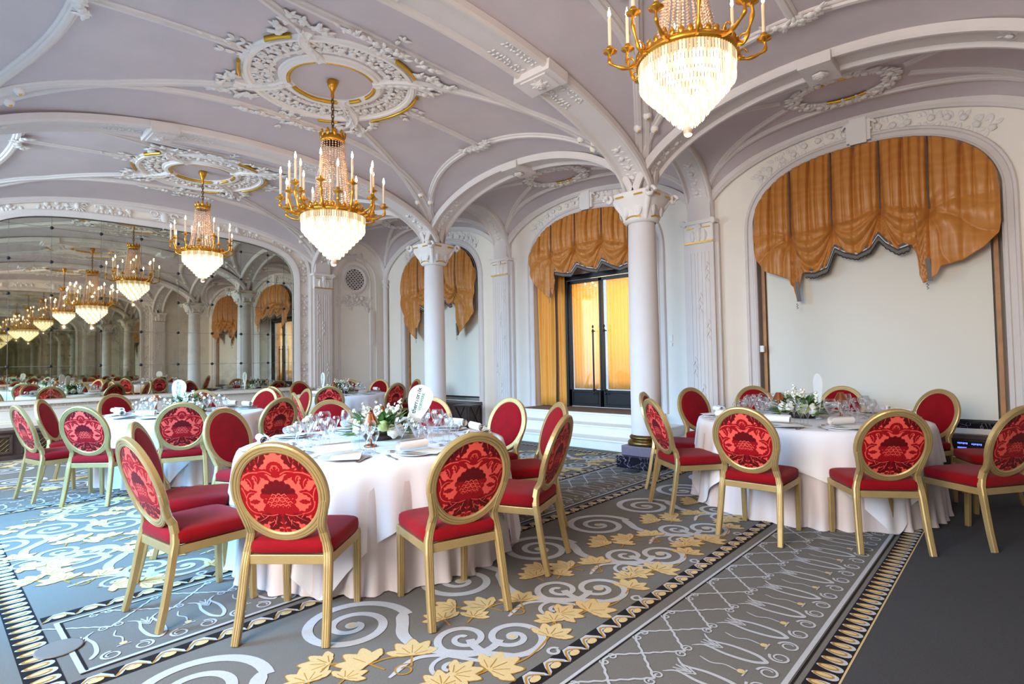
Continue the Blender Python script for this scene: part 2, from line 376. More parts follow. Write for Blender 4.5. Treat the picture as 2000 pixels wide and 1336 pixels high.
for k in range(3):
    yc = Y1+k*L; m = MB(); P, N = arch_path('y', XC, yc, L/2, -PI/2, PI/2, 48); m.sweep(P, BANDP, N, smooth=False); obj('arch_band', m, M['white'], CEIL)
    m = MB()
    for sg in (-1, 1):
        P, N = arch_path('y', XC, yc, L/2, sg*1.34, sg*.72, 40); garland(m, np.array(P)+np.array(N)*.02, N, .05, .075, .05, True)
    obj('leaf_drop', m, M['orn'], CEIL)
    m = MB(); n = np.array((0,0,-1.)); m.obox((XC, yc, Z0+HV-.05), (.23,0,0), (0,.15,0), (0,0,.055)); m.rose((XC, yc, Z0+HV-.115), n, .07)
    obj('band_block', m, M['white'], CEIL, bevel=.008)
    m = MB(); P, N = arch_path('y', XW, yc, L/2, -PI/2, PI/2, 48); m.sweep(P, HALFP, N, smooth=False); m.sweep(P, [(-a, b) for a, b in HALFP], N, smooth=False); obj('wall_rib', m, M['white'], CEIL)
for yw, sg in ((YN, 1), (YS, -1)):
    m = MB(); P, N = arch_path('x', yw, XM, hx0, -PI/2, PI/2, 64); WRP = [(-.09,-.05),(-.09,.02),(-.075,.035),(-.06,.055),(.06,.055),(.075,.035),(.09,.02),(.09,-.05)]; m.sweep(P, WRP, N, smooth=False)
    P, N = arch_path('x', yw, (XC+XW)/2, (XW-XC)/2, -PI/2, PI/2, 32); m.sweep(P, WRP, N, smooth=False)
    obj('wall_rib', m, M['white'], CEIL)
# ribs inside the bays
for bi, bay in enumerate(BAYS):
    cx, hx, yc, dm = bay; hy = L/2
    if hx > 2:
        q = .985
        for sx in (-1, 1):
            for sy in (-1, 1):
                rib([(cx+sx*(q*hx+(.52-q*hx)*t), yc+sy*(q*hy+(.62-q*hy)*t)) for t in [(.5-.5*math.cos(PI*i/28)) for i in range(29)]], bay)
        for sy in (-1, 1):
            rib([(cx+u*hx, yc+sy*(1.12+(.97*hy-1.12)*abs(u)**2.6)) for u in esp(-.99, .99, 56)], bay)
        for sx in (-1, 1):
            rib([(cx+sx*(2.25+(.975*hx-2.25)*abs(u)**2.4), yc+u*hy) for u in esp(-.985, .985, 44)], bay)
            rib([(cx+sx*u, yc) for u in [1.0+1.25*i/12 for i in range(13)]], bay, .9)
        mk = MB(); mkg = MB()
        for sx in (-1, 1):
            for sy in (-1, 1):
                for x, y in ((cx+sx*(.82*hx), yc+sy*(.86*hy)), (cx+sx*(.80*hx), yc+sy*(1.12+(.97*hy-1.12)*.80**2.6)), (cx+sx*(2.25+(.975*hx-2.25)*.80**2.4), yc+sy*.80*hy)):
                    n = vn(x, y, bay); p = np.array((x, y, vz(x, y, bay))); mk.blob(p+n*.03, .05, 10, 6); mkg.blob(p+n*.072, .016, 8, 5)
        kn = obj('rib_knot', mk, M['orn'], CEIL); obj('gilt_boss', mkg, M['gilt'], kn)
        # oval ceiling medallion
        MD = obj('medallion', MB(), M['orn'], CEIL) if False else None
        m = MB(); mg = MB()
        def circ(r, n=72, a0=0, a1=2*PI): return [(cx+r*math.cos(a0+(a1-a0)*i/n), yc+r*math.sin(a0+(a1-a0)*i/n)) for i in range(n+1)]
        def on(pts, off): return [np.array((x, y, vz(x, y, bay)))+vn(x, y, bay)*off for x, y in pts], [vn(x, y, bay) for x, y in pts]
        for r, w in ((.50, 1.15), (.88, 1.0)):
            P, N = on(circ(r)[:-1], 0); m.sweep(P, [(a*w, b*w) for a, b in RIBP], N, closed=True, smooth=False)
        P, N = on(circ(.64)[:-1], 0); m.sweep(P, [(-.02,-.01),(-.02,.02),(.02,.02),(.02,-.01)], N, closed=True, smooth=False)
        P, N = on(circ(.70), .012); garland(m, P, N, .036, .075, .11)
        P, N = on(circ(.76), .012); garland(m, P, N, .05, .06, .06)
        for an in [PI/4+q*PI/2 for q in range(4)]:
            for rr in np.linspace(.5, 1.22, 9):
                pass
            pts = [(cx+r*math.cos(an+.35*(r-.75)**2*4-.05), yc+r*math.sin(an+.35*(r-.75)**2*4-.05)) for r in np.linspace(.46, 1.05, 12)]
            P, N = on(pts, .02); m.sweep(P, [(-.055,-.03),(-.055,.02),(-.04,.038),(-.018,.028),(.018,.028),(.04,.038),(.055,.02),(.055,-.03)], N, smooth=False)
            for r in np.linspace(.52, 1.05, 7):
                p, n = on([(cx+r*math.cos(an), yc+r*math.sin(an))], .09); m.leaf(p[0]-n[0]*.04, (math.cos(an), math.sin(an), 0), n[0], .09, .05)
            pts = [(cx+r*math.cos(an+o), yc+r*math.sin(an+o)) for r, o in ((1.12,-.16),(1.2,-.05),(1.2,.07),(1.1,.17),(1.3,0),(1.02,-.22),(1.02,.22))]
            for p, n in zip(*on(pts, .02)): 
                m.rose(p, n, .04)
                for q in range(6): t = random.random()*6.3; m.leaf(p, (math.cos(t), math.sin(t), 0), n, .10, .04)
        for an in [0, PI/2, PI, 1.5*PI]:
            ca, sa = math.cos(an), math.sin(an)
            for r in (.9, 1.0, 1.1, 1.2, 1.32):
                for o in (-.12, 0, .12):
                    if r > 1.15 and o: continue
                    p, n = on([(cx+r*math.cos(an+o), yc+r*math.sin(an+o))], .015)
                    if o == 0 and r < 1.2: m.rose(p[0], n[0], .036)
                    for q in range(3): m.leaf(p[0], (ca+random.uniform(-.9,.9), sa+random.uniform(-.9,.9), 0), n[0], .09, .036)
            # scroll where the bow rib passes
        for an in [PI/2, 1.5*PI]:
            for o in np.linspace(-.55, .55, 24):
                x, y = cx+o, yc+math.sin(an)*(1.12+.02*abs(o)); p, n = on([(x, y)], .05)
                m.leaf(p[0], (random.choice((-1,1))*.6+o, math.sin(an)*random.uniform(-.6,1), 0), n[0], .10, .04)
                if random.random() < .3: m.rose(p[0], n[0], .036)
        for sx in (-1, 1):
            for o in np.linspace(-.22, .22, 7):
                x, y = cx+sx*(2.2+.05*math.cos(o*9)), yc+o; p, n = on([(x, y)], .05); m.rose(p[0], n[0], .035)
                for q in range(5): t = random.random()*6.3; m.leaf(p[0], (math.cos(t), math.sin(t), 0), n[0], .10, .04)
        md = obj('medallion', m, M['orn'], CEIL)
        for r, segs in ((.455, [(2.5,3.8),(4.05,5.35),(.95,2.2),(-.5,.1),(.3,.62)]), (.945, [(-.45,.55),(-1.35,-.95),(2.6,2.9),(1.0,1.25),(3.5,3.8)])):
            for a0, a1 in segs:
                g = MB(); P, N = on(circ(r, 16, a0, a1), .03); g.sweep(P, [(-.018,-.03),(-.018,.01),(0,.022),(.018,.01),(.018,-.03)], N); obj('gilt_arc', g, M['gilt'], md)
    elif cx > XC:
        for sx in (-1, 1):
            rib([(cx+sx*(.42+(.95*hx-.42)*abs(u)**2.2), yc+u*hy) for u in esp(-.97, .97, 40)], bay, .8)
            for sy in (-1, 1):
                rib([(cx+sx*(.93*hx*(1-t)+.12*t), yc+sy*(.96*hy*(1-t)+.62*t)) for t in [i/24 for i in range(25)]], bay, .8)
        m = MB()
        P = []; N = []
        for i in range(48):
            t = 2*PI*i/48; x, y = cx+.36*math.cos(t), yc+.5*math.sin(t); P.append((x, y, vz(x, y, bay))); N.append(vn(x, y, bay))
        m.sweep(P, [(a*.9, b*.9) for a, b in RIBP], N, closed=True, smooth=False)
        P2 = np.array(P+P[:1]); garland(m, P2+np.array(N+N[:1])*.03, N+N[:1], .05, .08, .07)
        md = obj('medallion', m, M['orn'], CEIL)
        for a0, a1 in ((-.5,.5), (PI-.5, PI+.5)):
            g = MB(); P = []; N = []
            for i in range(13):
                t = a0+(a1-a0)*i/12; x, y = cx+.29*math.cos(t), yc+.42*math.sin(t); N.append(vn(x, y, bay)); P.append(np.array((x, y, vz(x, y, bay)))+N[-1]*.03)
            g.sweep(P, [(-.015,-.02),(-.015,.01),(.015,.01),(.015,-.02)], N); obj('gilt_arc', g, M['gilt'], md)
# ------------------------------------------------------------------ walls
NICHE_C = [Y1+k*L for k in range(3)]
def sup_top(u, hw, zs, h, n):   # arch height at offset u
    a = min(1, abs(u)/hw); return zs + h*(1-a**n)**(1/n)
NHW, NZS, NH, NN_ = 1.30, 3.05, .90, 2.4
def east_wall():
    m = MB(); ztop = 4.55
    # piers and the spandrel over each niche, as one shell in the plane x = XW
    edges = [YS]
    for c in NICHE_C: edges += [c-NHW, c+NHW]
    edges.append(YN)
    for i in range(0, len(edges), 2): m.add([(XW, edges[i], 0), (XW, edges[i+1], 0), (XW, edges[i+1], ztop), (XW, edges[i], ztop)], [(0,1,2,3)], 0, False)
    for k, c in enumerate(NICHE_C):
        us = [NHW*math.sin(PI/2*(-1+2*i/48)) for i in range(49)]
        lo = [(XW, c+u, sup_top(u, NHW, NZS, NH, NN_)) for u in us]; hi = [(XW, c+u, ztop) for u in us]
        m.grid([lo, hi], 0, False)
        zb = .47 if k == 1 else .50
        path = [(c-NHW, zb), *[(c+u, sup_top(u, NHW, NZS, NH, NN_)) for u in us], (c+NHW, zb)]
        dep = .34
        m.grid([[(XW, y, z) for y, z in path], [(XW+dep, y, z) for y, z in path]], 0, False)
        if k != 1:
            m.add([(XW, c-NHW, 0), (XW, c+NHW, 0), (XW, c+NHW, zb), (XW, c-NHW, zb)], [(0,1,2,3)], 0, False)
            m.add([(XW, c-NHW, zb), (XW, c+NHW, zb), (XW+dep, c+NHW, zb), (XW+dep, c-NHW, zb)], [(0,1,2,3)], 0, False)
            m.add([(XW+dep, c-NHW-.1, zb-.1), (XW+dep, c+NHW+.1, zb-.1), (XW+dep, c+NHW+.1, 4.2), (XW+dep, c-NHW-.1, 4.2)], [(0,1,2,3)], 0, False)
        else:
            d0, d1, zt = c-.90, c+.72, 2.88
            m.add([(XW+dep, c-NHW-.1, zt), (XW+dep, c+NHW+.1, zt), (XW+dep, c+NHW+.1, 4.2), (XW+dep, c-NHW-.1, 4.2)], [(0,1,2,3)], 0, False)
            m.add([(XW+dep, c-NHW-.1, .4), (XW+dep, d0, .4), (XW+dep, d0, zt), (XW+dep, c-NHW-.1, zt)], [(0,1,2,3)], 0, False)
            m.add([(XW+dep, d1, .4), (XW+dep, c+NHW+.1, .4), (XW+dep, c+NHW+.1, zt), (XW+dep, d1, zt)], [(0,1,2,3)], 0, False)
    return struct('wall_east', m, M['wall'])
WE = east_wall()
def jamb_path(c, hw, zs, h, n, zb, x, k=40):
    us = [hw*math.sin(PI/2*(-1+2*i/k)) for i in range(k+1)]
    return [(x, c-hw, zb), (x, c-hw, (zb+zs)/2), *[(x, c+u, sup_top(u, hw, zs, h, n)) for u in us], (x, c+hw, (zb+zs)/2), (x, c+hw, zb)]
MOULD = [(-.05,-.02),(-.05,.015),(-.03,.03),(-.01,.03),(0,.015),(.05,.015),(.06,.035),(.085,.035),(.10,.012),(.10,-.02)]
for k, c in enumerate(NICHE_C):
    m = MB(); P = jamb_path(c, NHW+.04, NZS, NH+.04, NN_, .0 if k != 1 else .47, XW); m.sweep(P, MOULD, (-1,0,0), smooth=False)
    obj('niche_moulding', m, M['white'], WE)
    # flower festoons and keystone over the niche
    m = MB()
    for u0, u1 in ((-1.0,-.62), (-.5,-.16), (.16,.5), (.62,1.0), (-1.25,-1.08), (1.08,1.25)):
        pts = [(XW-.005, c+u, sup_top(u, NHW+.26, NZS, NH+.2, NN_)) for u in np.linspace(u0, u1, 10)]; garland(m, pts, [np.array((-1.,0,0))]*10, .05, .085, .11)
    zt = NZS+NH
    m.obox((XW-.03, c, zt+.17), (.05,0,0), (0,.13,0), (0,0,.13)); m.obox((XW-.05, c, zt+.17), (.05,0,0), (0,.09,0), (0,0,.16))
    for sg in (-1, 1):
        m.tube([(XW-.06, c+sg*(.13+.05*math.cos(t)), zt+.23+.05*math.sin(t)) for t in np.linspace(0, 5, 14)], .018, 6)
    obj('niche_ornament', m, M['orn'], WE)
# pilasters with capitals and gilt lines
def capital_face(m, mg, c, t, n, w, z0, z1, d):
    # flat capital on a wall: c wall point (x, y), t tangent, n outward normal
    c, t, n = np.array((c[0], c[1], 0.)), np.array((*t, 0.)), np.array((*n, 0.)); up = np.array((0,0,1.)); zm = (z0+z1)/2
    m.obox(c+n*d*.5+up*(zm-.02), t*(w*.5), n*d*.5, up*((z1-z0)/2-.02))
    m.obox(c+n*(d*.5+.02)+up*(z1-.02), t*(w*.5+.04), n*(d*.5+.02), up*.025)
    for sg in (-1, 1):
        ctr = c+n*(d+.02)+t*sg*(w*.5)+up*(z1-.03)
        m.tube([ctr+t*math.cos(a)*r+up*math.sin(a)*r for a, r in [(q*.5, .055-.0035*q) for q in range(13)]], .018, 6)
        p = c+n*(d+.005)+t*sg*w*.28+up*(z1-.10); mg.obox(p, t*.055, n*.006, up*.007)
        m.leaf(c+n*d+t*sg*w*.2+up*(z0+.03), up, n, .18, .10)
    m.leaf(c+n*d+up*(z0+.02), up, n, .24, .12); m.rose(c+n*(d+.01)+up*(z1-.08), n, .05)
    mg.obox(c+n*(d+.008)+up*(z0+.015), t*(w*.5+.005), n*.012, up*.009)
def pilaster(idx, c, t, n, w, d, base=0):
    m = MB(); C, T_, N_ = np.array((c[0], c[1], 0.)), np.array((*t, 0.)), np.array((*n, 0.)); up = np.array((0,0,1.))
    m.obox(C+N_*d*.5+up*1.55, T_*w*.5, N_*d*.5, up*1.55)
    m.obox(C+N_*(d*.5-.02)+up*1.65, T_*(w*.5+.06), N_*(d*.5-.03), up*1.65)
    for o, hz, zc in ((-.25,1.2,1.7), (.02,1.28,1.62), (.27,1.15,1.75)):
        for e in (-.03, .03): m.obox(C+N_*(d+.001)+T_*(o*w+e)+up*zc, T_*.007, N_*.005, up*hz)
    for zz, o in ((2.75,-.25),(2.3,.02),(1.9,-.25),(1.35,.27),(.95,0)):
        for q in range(5): m.leaf(C+N_*(d+.004)+T_*o*w+up*(zz-.06*q), T_*(.5 if q % 2 else -.5)-up, N_, .085, .036)
    o_ = struct('trim_%d' % idx, m, M['white'], bevel=.004)
    if idx < 4: m.obox(C+N_*(d*.5)+up*3.6, T_*w*.42, N_*(d*.5), up*.28); bpy.data.objects.remove(o_); o_ = struct('trim_%d' % idx, m, M['white'], bevel=.004)
    m2, mg = MB(), MB(); capital_face(m2, mg, c, t, n, w+.02, 3.03, 3.36, d+.03)
    obj('capital', m2, M['orn'], o_, bevel=.01); obj('gilt_line', mg, M['gilt'], o_)
pilaster(1, (XW, YA), (0,1), (-1,0), .42, .12); pilaster(2, (XW, YB), (0,1), (-1,0), .42, .12)
pilaster(3, (XC+.02, YN), (1,0), (0,-1), .42, .16)
pilaster(4, (XC, YS), (1,0), (0,1), .42, .16)
# small corner shaft between the window wall and the end wall
m = MB(); m.tube([(XW-.08, YN-.08, z) for z in np.linspace(0, 3.4, 8)], .06, 10); m.lathe([(.065,0),(.085,.03),(.06,.08),(.09,.16),(.075,.2)], 12, (XW-.08, YN-.08, 3.2))
struct('trim_5', m, M['white'])
# end wall with the mirror arch
MHW, MZS, MH, MN, MZB = 2.53, 3.0, .93, 3.6, .83
def end_wall(name, y, sg):
    m = MB(); zt = 4.6; c = XM
    us = [MHW*math.sin(PI/2*(-1+2*i/64)) for i in range(65)]
    m.grid([[(c+u, y, sup_top(u, MHW, MZS, MH, MN)) for u in us], [(c+u, y, zt) for u in us]], 0, False)
    for x0, x1 in ((XWEST, c-MHW), (c+MHW, XW)): m.add([(x0,y,0),(x1,y,0),(x1,y,zt),(x0,y,zt)], [(0,1,2,3)], 0, False)
    m.add([(c-MHW,y,0),(c+MHW,y,0),(c+MHW,y,MZB),(c-MHW,y,MZB)], [(0,1,2,3)], 0, False)
    yb = y+.06*sg
    path = [(c-MHW, MZB), *[(c+u, sup_top(u, MHW, MZS, MH, MN)) for u in us], (c+MHW, MZB)]
    m.grid([[(x, y, z) for x, z in path], [(x, yb, z) for x, z in path]], 0, False)
    w = struct(name, m, M['wall'])
    nrm = np.array((0,-sg,0.))
    m = MB(); us2 = us
    def apath(hw, h, zb=.83): return [(c-hw, y, zb), (c-hw, y, 2), *[(c+u*hw/MHW, y, sup_top(u*hw/MHW, hw, MZS, h, MN)) for u in us2], (c+hw, y, 2), (c+hw, y, zb)]
    m.sweep(apath(MHW+.05, MH+.05), [(-.05,-.02),(-.05,.05),(-.03,.06),(.01,.05),(.06,.03),(.06,-.02)], nrm, smooth=False)
    m.sweep(apath(MHW+.34, MH+.30), [(-.03,-.02),(-.03,.03),(0,.045),(.04,.03),(.06,.0),(.06,-.02)], nrm, smooth=False)
    P = np.array(apath(MHW+.085, MH+.085)); d = np.r_[0, np.cumsum(np.linalg.norm(np.diff(P, axis=0), axis=1))]
    for t in np.arange(0, d[-1], .055):
        j = min(len(P)-2, int(np.searchsorted(d, t, 'right')-1)); f = (t-d[j])/(d[j+1]-d[j]+1e-9); p = P[j]*(1-f)+P[j+1]*f
        m.blob(p+nrm*.03, .017, 6, 4)
    obj('mirror_moulding', m, M['white'], w)
    m = MB(); Pm = np.array(apath(MHW+.2, MH+.19)); d = np.r_[0, np.cumsum(np.linalg.norm(np.diff(Pm, axis=0), axis=1))]; tot = d[-1]
    def sub(t0, t1, n=14):
        out = []
        for t in np.linspace(t0, t1, n):
            j = min(len(Pm)-2, int(np.searchsorted(d, t, 'right')-1)); f = (t-d[j])/(d[j+1]-d[j]+1e-9); out.append(Pm[j]*(1-f)+Pm[j+1]*f)
        return out
    mid = tot/2
    for o in np.arange(.55, mid-.3, .75):
        for s2 in (-1, 1): garland(m, np.array(sub(mid+s2*o, mid+s2*(o+.5)))+nrm*.005, [nrm]*14, .045, .085, .10)
    for o in (0, -1.3, 1.3):
        p = np.array(sub(mid+o, mid+o+.01, 2))[0]; R = .17 if o == 0 else .1
        m.blob(p+nrm*.03, (R*.42, .035, R*.6), 14, 8)
        for q in range(14):
            an = q*2*PI/14; dr = np.array((math.cos(an), 0, math.sin(an))); m.leaf(p+nrm*.02+dr*R*.4, dr+np.array((math.sin(an),0,-math.cos(an)))*.5, nrm, R*1.0, R*.3); m.leaf(p+nrm*.03+dr*R*.2, dr-np.array((math.sin(an),0,-math.cos(an)))*.3, nrm, R*.7, R*.22)
        for s2 in (-1, 1): m.tube([p+nrm*.03+np.array((s2*(R*.9+r_*math.cos(w)), 0, R*.25+r_*math.sin(w))) for w, r_ in [(q*.5, R*.45-R*.028*q) for q in range(12)]], R*.1, 6)
    if sg > 0 or True: obj('mirror_ornament', m, M['orn'], w)
    return w
WN = end_wall('wall_north', YN, 1); WS = end_wall('wall_south', YS, -1)
def mirror(y, sg, label):
    t = thing('wall_mirror', label, 'mirror', (XM, y+.05*sg, MZB), 0)
    m = MB(); us = [MHW*math.sin(PI/2*(-1+2*i/64)) for i in range(65)]
    lo = [(u, 0, 0) for u in us]; hi = [(u, 0, sup_top(u, MHW, MZS, MH, MN)-MZB) for u in us]
    m.grid([lo, hi] if sg < 0 else [hi, lo], 0, False); obj('mirror_glass', m, M['mirror'], t)
    if sg > 0:
        j = MB(); xs = [-2.15, -1.62, -.95, -.35, .25, .85, 1.4, 1.95, 2.3]; zs = [.55, 1.15, 1.72, 2.28, 2.85]
        for z in zs: j.box(-MHW, MHW, -.004, 0, z-.0025, z+.0025)
        for x in xs: j.box(x-.0025, x+.0025, -.004, 0, 0, sup_top(x, MHW, MZS, MH, MN)-MZB)
        obj('joint_line', j, M['trim'], t)
        st = MB(); st.lathe([(.026,0),(.026,.006),(.015,.016),(0,.018)], 12); me = st.mesh('stud', M['iron'])
        for x in xs:
            for z in zs:
                if z < sup_top(x, MHW, MZS, MH, MN)-MZB-.1: o = link('stud', me, t, (x, -.004, z)); o.rotation_euler = (PI/2, 0, 0)
    return t
mirror(YN, 1, 'large arched aged mirror of studded panels on the far left wall')
mirror(YS, -1, 'arched mirror on the wall beside the viewer, facing the far mirror')
# dado, ledge and radiator cover below the mirror
for y, sg, i in ((YN, 1, 6), (YS, -1, 7)):
    m = MB(); a, b = sorted((y, y-.16*sg)); m.box(XM-2.95, XM+2.8, a, b, .44, .80)
    a, b = sorted((y, y-.22*sg)); m.box(XM-2.95, XM+2.8, a, b, .78, .835); a, b = sorted((y, y-.19*sg)); m.box(XM-2.95, XM+2.8, a, b, .44, .50)
    for x in np.arange(XM-2.9, XM+2.75, .05): m.blob((x, y-.165*sg, .752), .014, 6, 4)
    for x in np.arange(XM-2.6, XM+2.6, 1.1): m.box(x-.5, x+.5, *sorted((y-.16*sg, y-.168*sg)), .52, .525); m.box(x-.5, x+.5, *sorted((y-.16*sg, y-.168*sg)), .70, .705)
    struct('trim_%d' % i, m, M['stone'])
def grille_front(m, ml, o, t, n, w, z0, z1, count):
    # dark panelled front with diagonal lattice grilles; o start point, t along, n outward
    o, t, n = np.array((*o, 0.)), np.array((*t, 0.)), np.array((*n, 0.)); up = np.array((0,0,1.)); pw = w/count
    for i in range(count):
        mq = MB(); ml.append(mq); c = o+t*pw*(i+.5); hh = (z1-z0)/2; zc = up*(z0+z1)/2
        for sg in (-1, 1):
            m.obox(c+n*.012+t*sg*(pw*.42)+zc, t*.018, n*.014, up*hh); m.obox(c+n*.012+zc+up*sg*(hh-.018), t*pw*.42, n*.014, up*.018)
        wi, hi = pw*.4, hh-.036; s_ = .05
        for dsg in (-1, 1):
            q = -wi-hi
            while q < wi+hi:
                # line u - dsg*v = q clipped to the panel
                vs = [v for v in np.linspace(-hi, hi, 25) if abs(q+dsg*v) <= wi]
                if len(vs) > 1:
                    p0, p1 = c+zc+n*.006+t*(q+dsg*vs[0])+up*vs[0], c+zc+n*.006+t*(q+dsg*vs[-1])+up*vs[-1]
                    mq.tube([p0, p1], .0055, 4)
                q += s_*1.35
m = MB(); y0 = YN-.66
yk = YN-.165; m.box(.15, XC-.25, y0, yk, .05, .40); m.box(.12, XC-.22, y0-.03, yk, .40, .44); m.box(.12, XC-.22, y0-.03, yk, 0, .06)
ml = []; grille_front(m, ml, (.2, y0), (1,0), (0,-1), 5.7, .09, .37, 7)
rc = tag(obj('radiator_cover', m, M['wood'], bevel=.006), 'dark wooden radiator cover with lattice grilles under the large mirror', 'radiator cover'); [obj('grille', q, M['bronze'], rc) for q in ml]
# grille panel on the aisle end wall
m = MB(); cx = 7.1
m.sweep([(6.69, YN, .9), (6.69, YN, 3.35), *[(cx+.41*math.cos(a), YN, 3.37+.41*math.sin(a)) for a in np.linspace(PI, 0, 20)], (7.53, YN, 3.35), (7.53, YN, .9)], [(-.025,-.01),(-.025,.02),(0,.03),(.025,.02),(.025,-.01)], (0,-1,0), smooth=False)
m.sweep([(6.52, YN, .5), (6.52, YN, 3.3), *[(cx+.58*math.cos(a), YN, 3.4+.5*math.sin(a)) for a in np.linspace(PI, 0, 20)], (7.7, YN, 3.3), (7.7, YN, .5)], [(-.02,-.01),(-.02,.03),(.02,.03),(.02,-.01)], (0,-1,0), smooth=False)
m.box(7.50, 7.58, YN-.05, YN, 1.78, 2.62); m.box(6.64, 6.70, YN-.04, YN, .9, 1.2)
for q in range(34):
    u = random.uniform(-.38, .38); z = 3.0-.25*abs(u)-random.uniform(0, .25); m.leaf((cx+u, YN-.005, z), (random.uniform(-1,1), 0, random.uniform(-1,.5)), (0,-1,0), .14, .08)
for u in (-.2, 0, .2): m.rose((cx+u, YN-.01, 2.95-.2*abs(u)), (0,-1,0), .055)
for q in range(16): m.leaf((cx+random.uniform(-.25,.25), YN-.005, 3.85+random.uniform(-.05,.08)), (random.uniform(-1,1),0,random.uniform(-1,1)), (0,-1,0), .13, .07)
P = [(cx+.30*math.cos(a), YN, 3.345+.30*math.sin(a)) for a in np.linspace(0, 2*PI, 40)[:-1]]
m.sweep(P, [(-.05,-.01),(-.05,.03),(0,.045),(.05,.02),(.05,-.01)], (0,-1,0), closed=True, smooth=False)
struct('trim_8', m, M['white'])
g = MB(); R = .255
for dsg in (-1, 1):
    for q in np.arange(-.36, .37, .09):
        vs = [v for v in np.linspace(-R, R, 41) if ((q+dsg*v)**2+v*v) < R*R]
        if len(vs) > 1: g.obox(((2*q+dsg*(vs[0]+vs[-1]))/2, 0, (vs[0]+vs[-1])/2), ((vs[-1]-vs[0])/2*dsg, 0, (vs[-1]-vs[0])/2), (0,.008,0), (-.0095*dsg, 0, .0095) if dsg > 0 else (.0095, 0, .0095))
t = thing('vent_grille', 'round lattice vent grille high on the aisle end wall', 'vent', (cx, YN-.012, 3.345)); obj('lattice', g, M['white'], t)
bk = MB(); bk.lathe([(R, -.003), (R, .003)], 36); o = obj('hole_shade', bk, M['black'], t); o.rotation_euler = (PI/2, 0, 0)  # black disc stands in for the shade behind the open lattice holes
# west wall with three daylight windows (behind and left of the viewer)
m = MB()
ye = [YS] + [v for c in NICHE_C for v in (c-1.25, c+1.25)] + [YN]
for i in range(0, len(ye), 2): m.add([(XWEST,ye[i],0),(XWEST,ye[i+1],0),(XWEST,ye[i+1],4.6),(XWEST,ye[i],4.6)], [(0,1,2,3)], 0, False)
for c in NICHE_C:
    for z0, z1 in ((0,.85), (3.85,4.6)): m.add([(XWEST,c-1.25,z0),(XWEST,c+1.25,z0),(XWEST,c+1.25,z1),(XWEST,c-1.25,z1)], [(0,1,2,3)], 0, False)
struct('wall_west', m, M['wall'])
for i, c in enumerate(NICHE_C):
    m = MB()
    for y in (c-1.25, c-.42, c+.42, c+1.25): m.box(XWEST-.01, XWEST+.06, y-.035, y+.035, .85, 3.85)
    for z in (.85, 2.9, 3.85): m.box(XWEST-.01, XWEST+.06, c-1.25, c+1.25, z-.035, z+.035)
    struct('window_%d' % (i+1), m, M['white'])
# floor
m = MB(); m.box(XWEST, XW+.4, YS, YN, -.1, 0); FLOOR = struct('floor', m, M['field'])
# woven pattern of the carpet, laid as thin strokes of pile
CPM = [M['cline'], M['cgold'], M['cochre'], M['cblack'], M['slate'], M['field'], M['brownfloor']]
cp = MB()
ZC = [0]
def zlay(z): ZC[0] += 1; return z*1.6+((ZC[0]*7919) % 97)*6e-6      # every stroke lies at its own height of the pile
def stroke(pts, w, mt=0, z=.0016, closed=False):
    z = zlay(z)
    P = np.array(pts, float); n = len(P); w = np.array(w)*np.ones(n)
    if 4 <= n < 12:      # round off hand-laid points, taper the ends
        Q = np.vstack([2*P[0]-P[1], P, 2*P[-1]-P[-2]]); R_ = []; ww = []
        for i in range(n-1):
            a, b_, c_, d = Q[i:i+4]
            for t in np.linspace(0, 1, 6)[:-1]: R_.append(.5*(2*b_+(c_-a)*t+(2*a-5*b_+4*c_-d)*t*t+(3*b_-a-3*c_+d)*t**3)); ww.append(w[i]+(w[i+1]-w[i])*t)
        R_.append(P[-1]); ww.append(w[-1]); P = np.array(R_); w = np.array(ww); w[0] *= .5; w[-1] *= .5; w[-2] *= .8; n = len(P)
    T = np.gradient(P, axis=0); T /= np.linalg.norm(T, axis=1)[:, None]+1e-9; B = np.stack([-T[:,1], T[:,0]], 1)
    a, b = P+B*w[:,None]/2, P-B*w[:,None]/2
    cp.grid([[(p[0], p[1], z), (q[0], q[1], z)] for p, q in zip(b, a)], mt, False)
def poly(pts, mt, z=.0016):
    z = zlay(z); ar = sum(pts[i-1][0]*pts[i][1]-pts[i][0]*pts[i-1][1] for i in range(len(pts)))
    cp.add([(x, y, z) for x, y in (pts if ar > 0 else pts[::-1])], [tuple(range(len(pts)))], mt, False)
def rect(x0, x1, y0, y1, mt, z=.0008): poly([(x0,y0),(x1,y0),(x1,y1),(x0,y1)], mt, z)
def spiral(c, R, turns, a0, sg=1, r1=.02, n=70):
    return [(c[0]+(R+(r1-R)*(i/n)**.85)*math.cos(a0+sg*2*PI*turns*i/n), c[1]+(R+(r1-R)*(i/n)**.85)*math.sin(a0+sg*2*PI*turns*i/n)) for i in range(n+1)]
def disc(c, r, mt, z=.0022, n=14): poly([(c[0]+r*math.cos(2*PI*i/n), c[1]+r*math.sin(2*PI*i/n)) for i in range(n)], mt, z)
PZ = [0]
def petal(c, a, ln, w, mt=1, z=.0021):
    PZ[0] += 1; z = .0020+(PZ[0] % 53)*.000014
    d = np.array((math.cos(a), math.sin(a))); b = np.array((-d[1], d[0])); c = np.array(c); L_, R_ = [], []
    for i in range(11):
        t = i/10; ww = w*.45*(math.sin(PI*min(1, .04+.93*t**1.35))**.75)*(.80+.20*abs(math.cos(t*PI*3)))
        L_.append(c+d*ln*t+b*ww); R_.append(c+d*ln*t-b*ww)
    poly([tuple(p) for p in L_[::-1]+R_], mt, z); g = (L_[5]+R_[5])/2; poly([tuple(g+(p-g)*1.10) for p in L_[::-1]+R_], 2, z-.0007); stroke([c+d*ln*.12, c+d*ln*.62], .0045, 2, .0029)
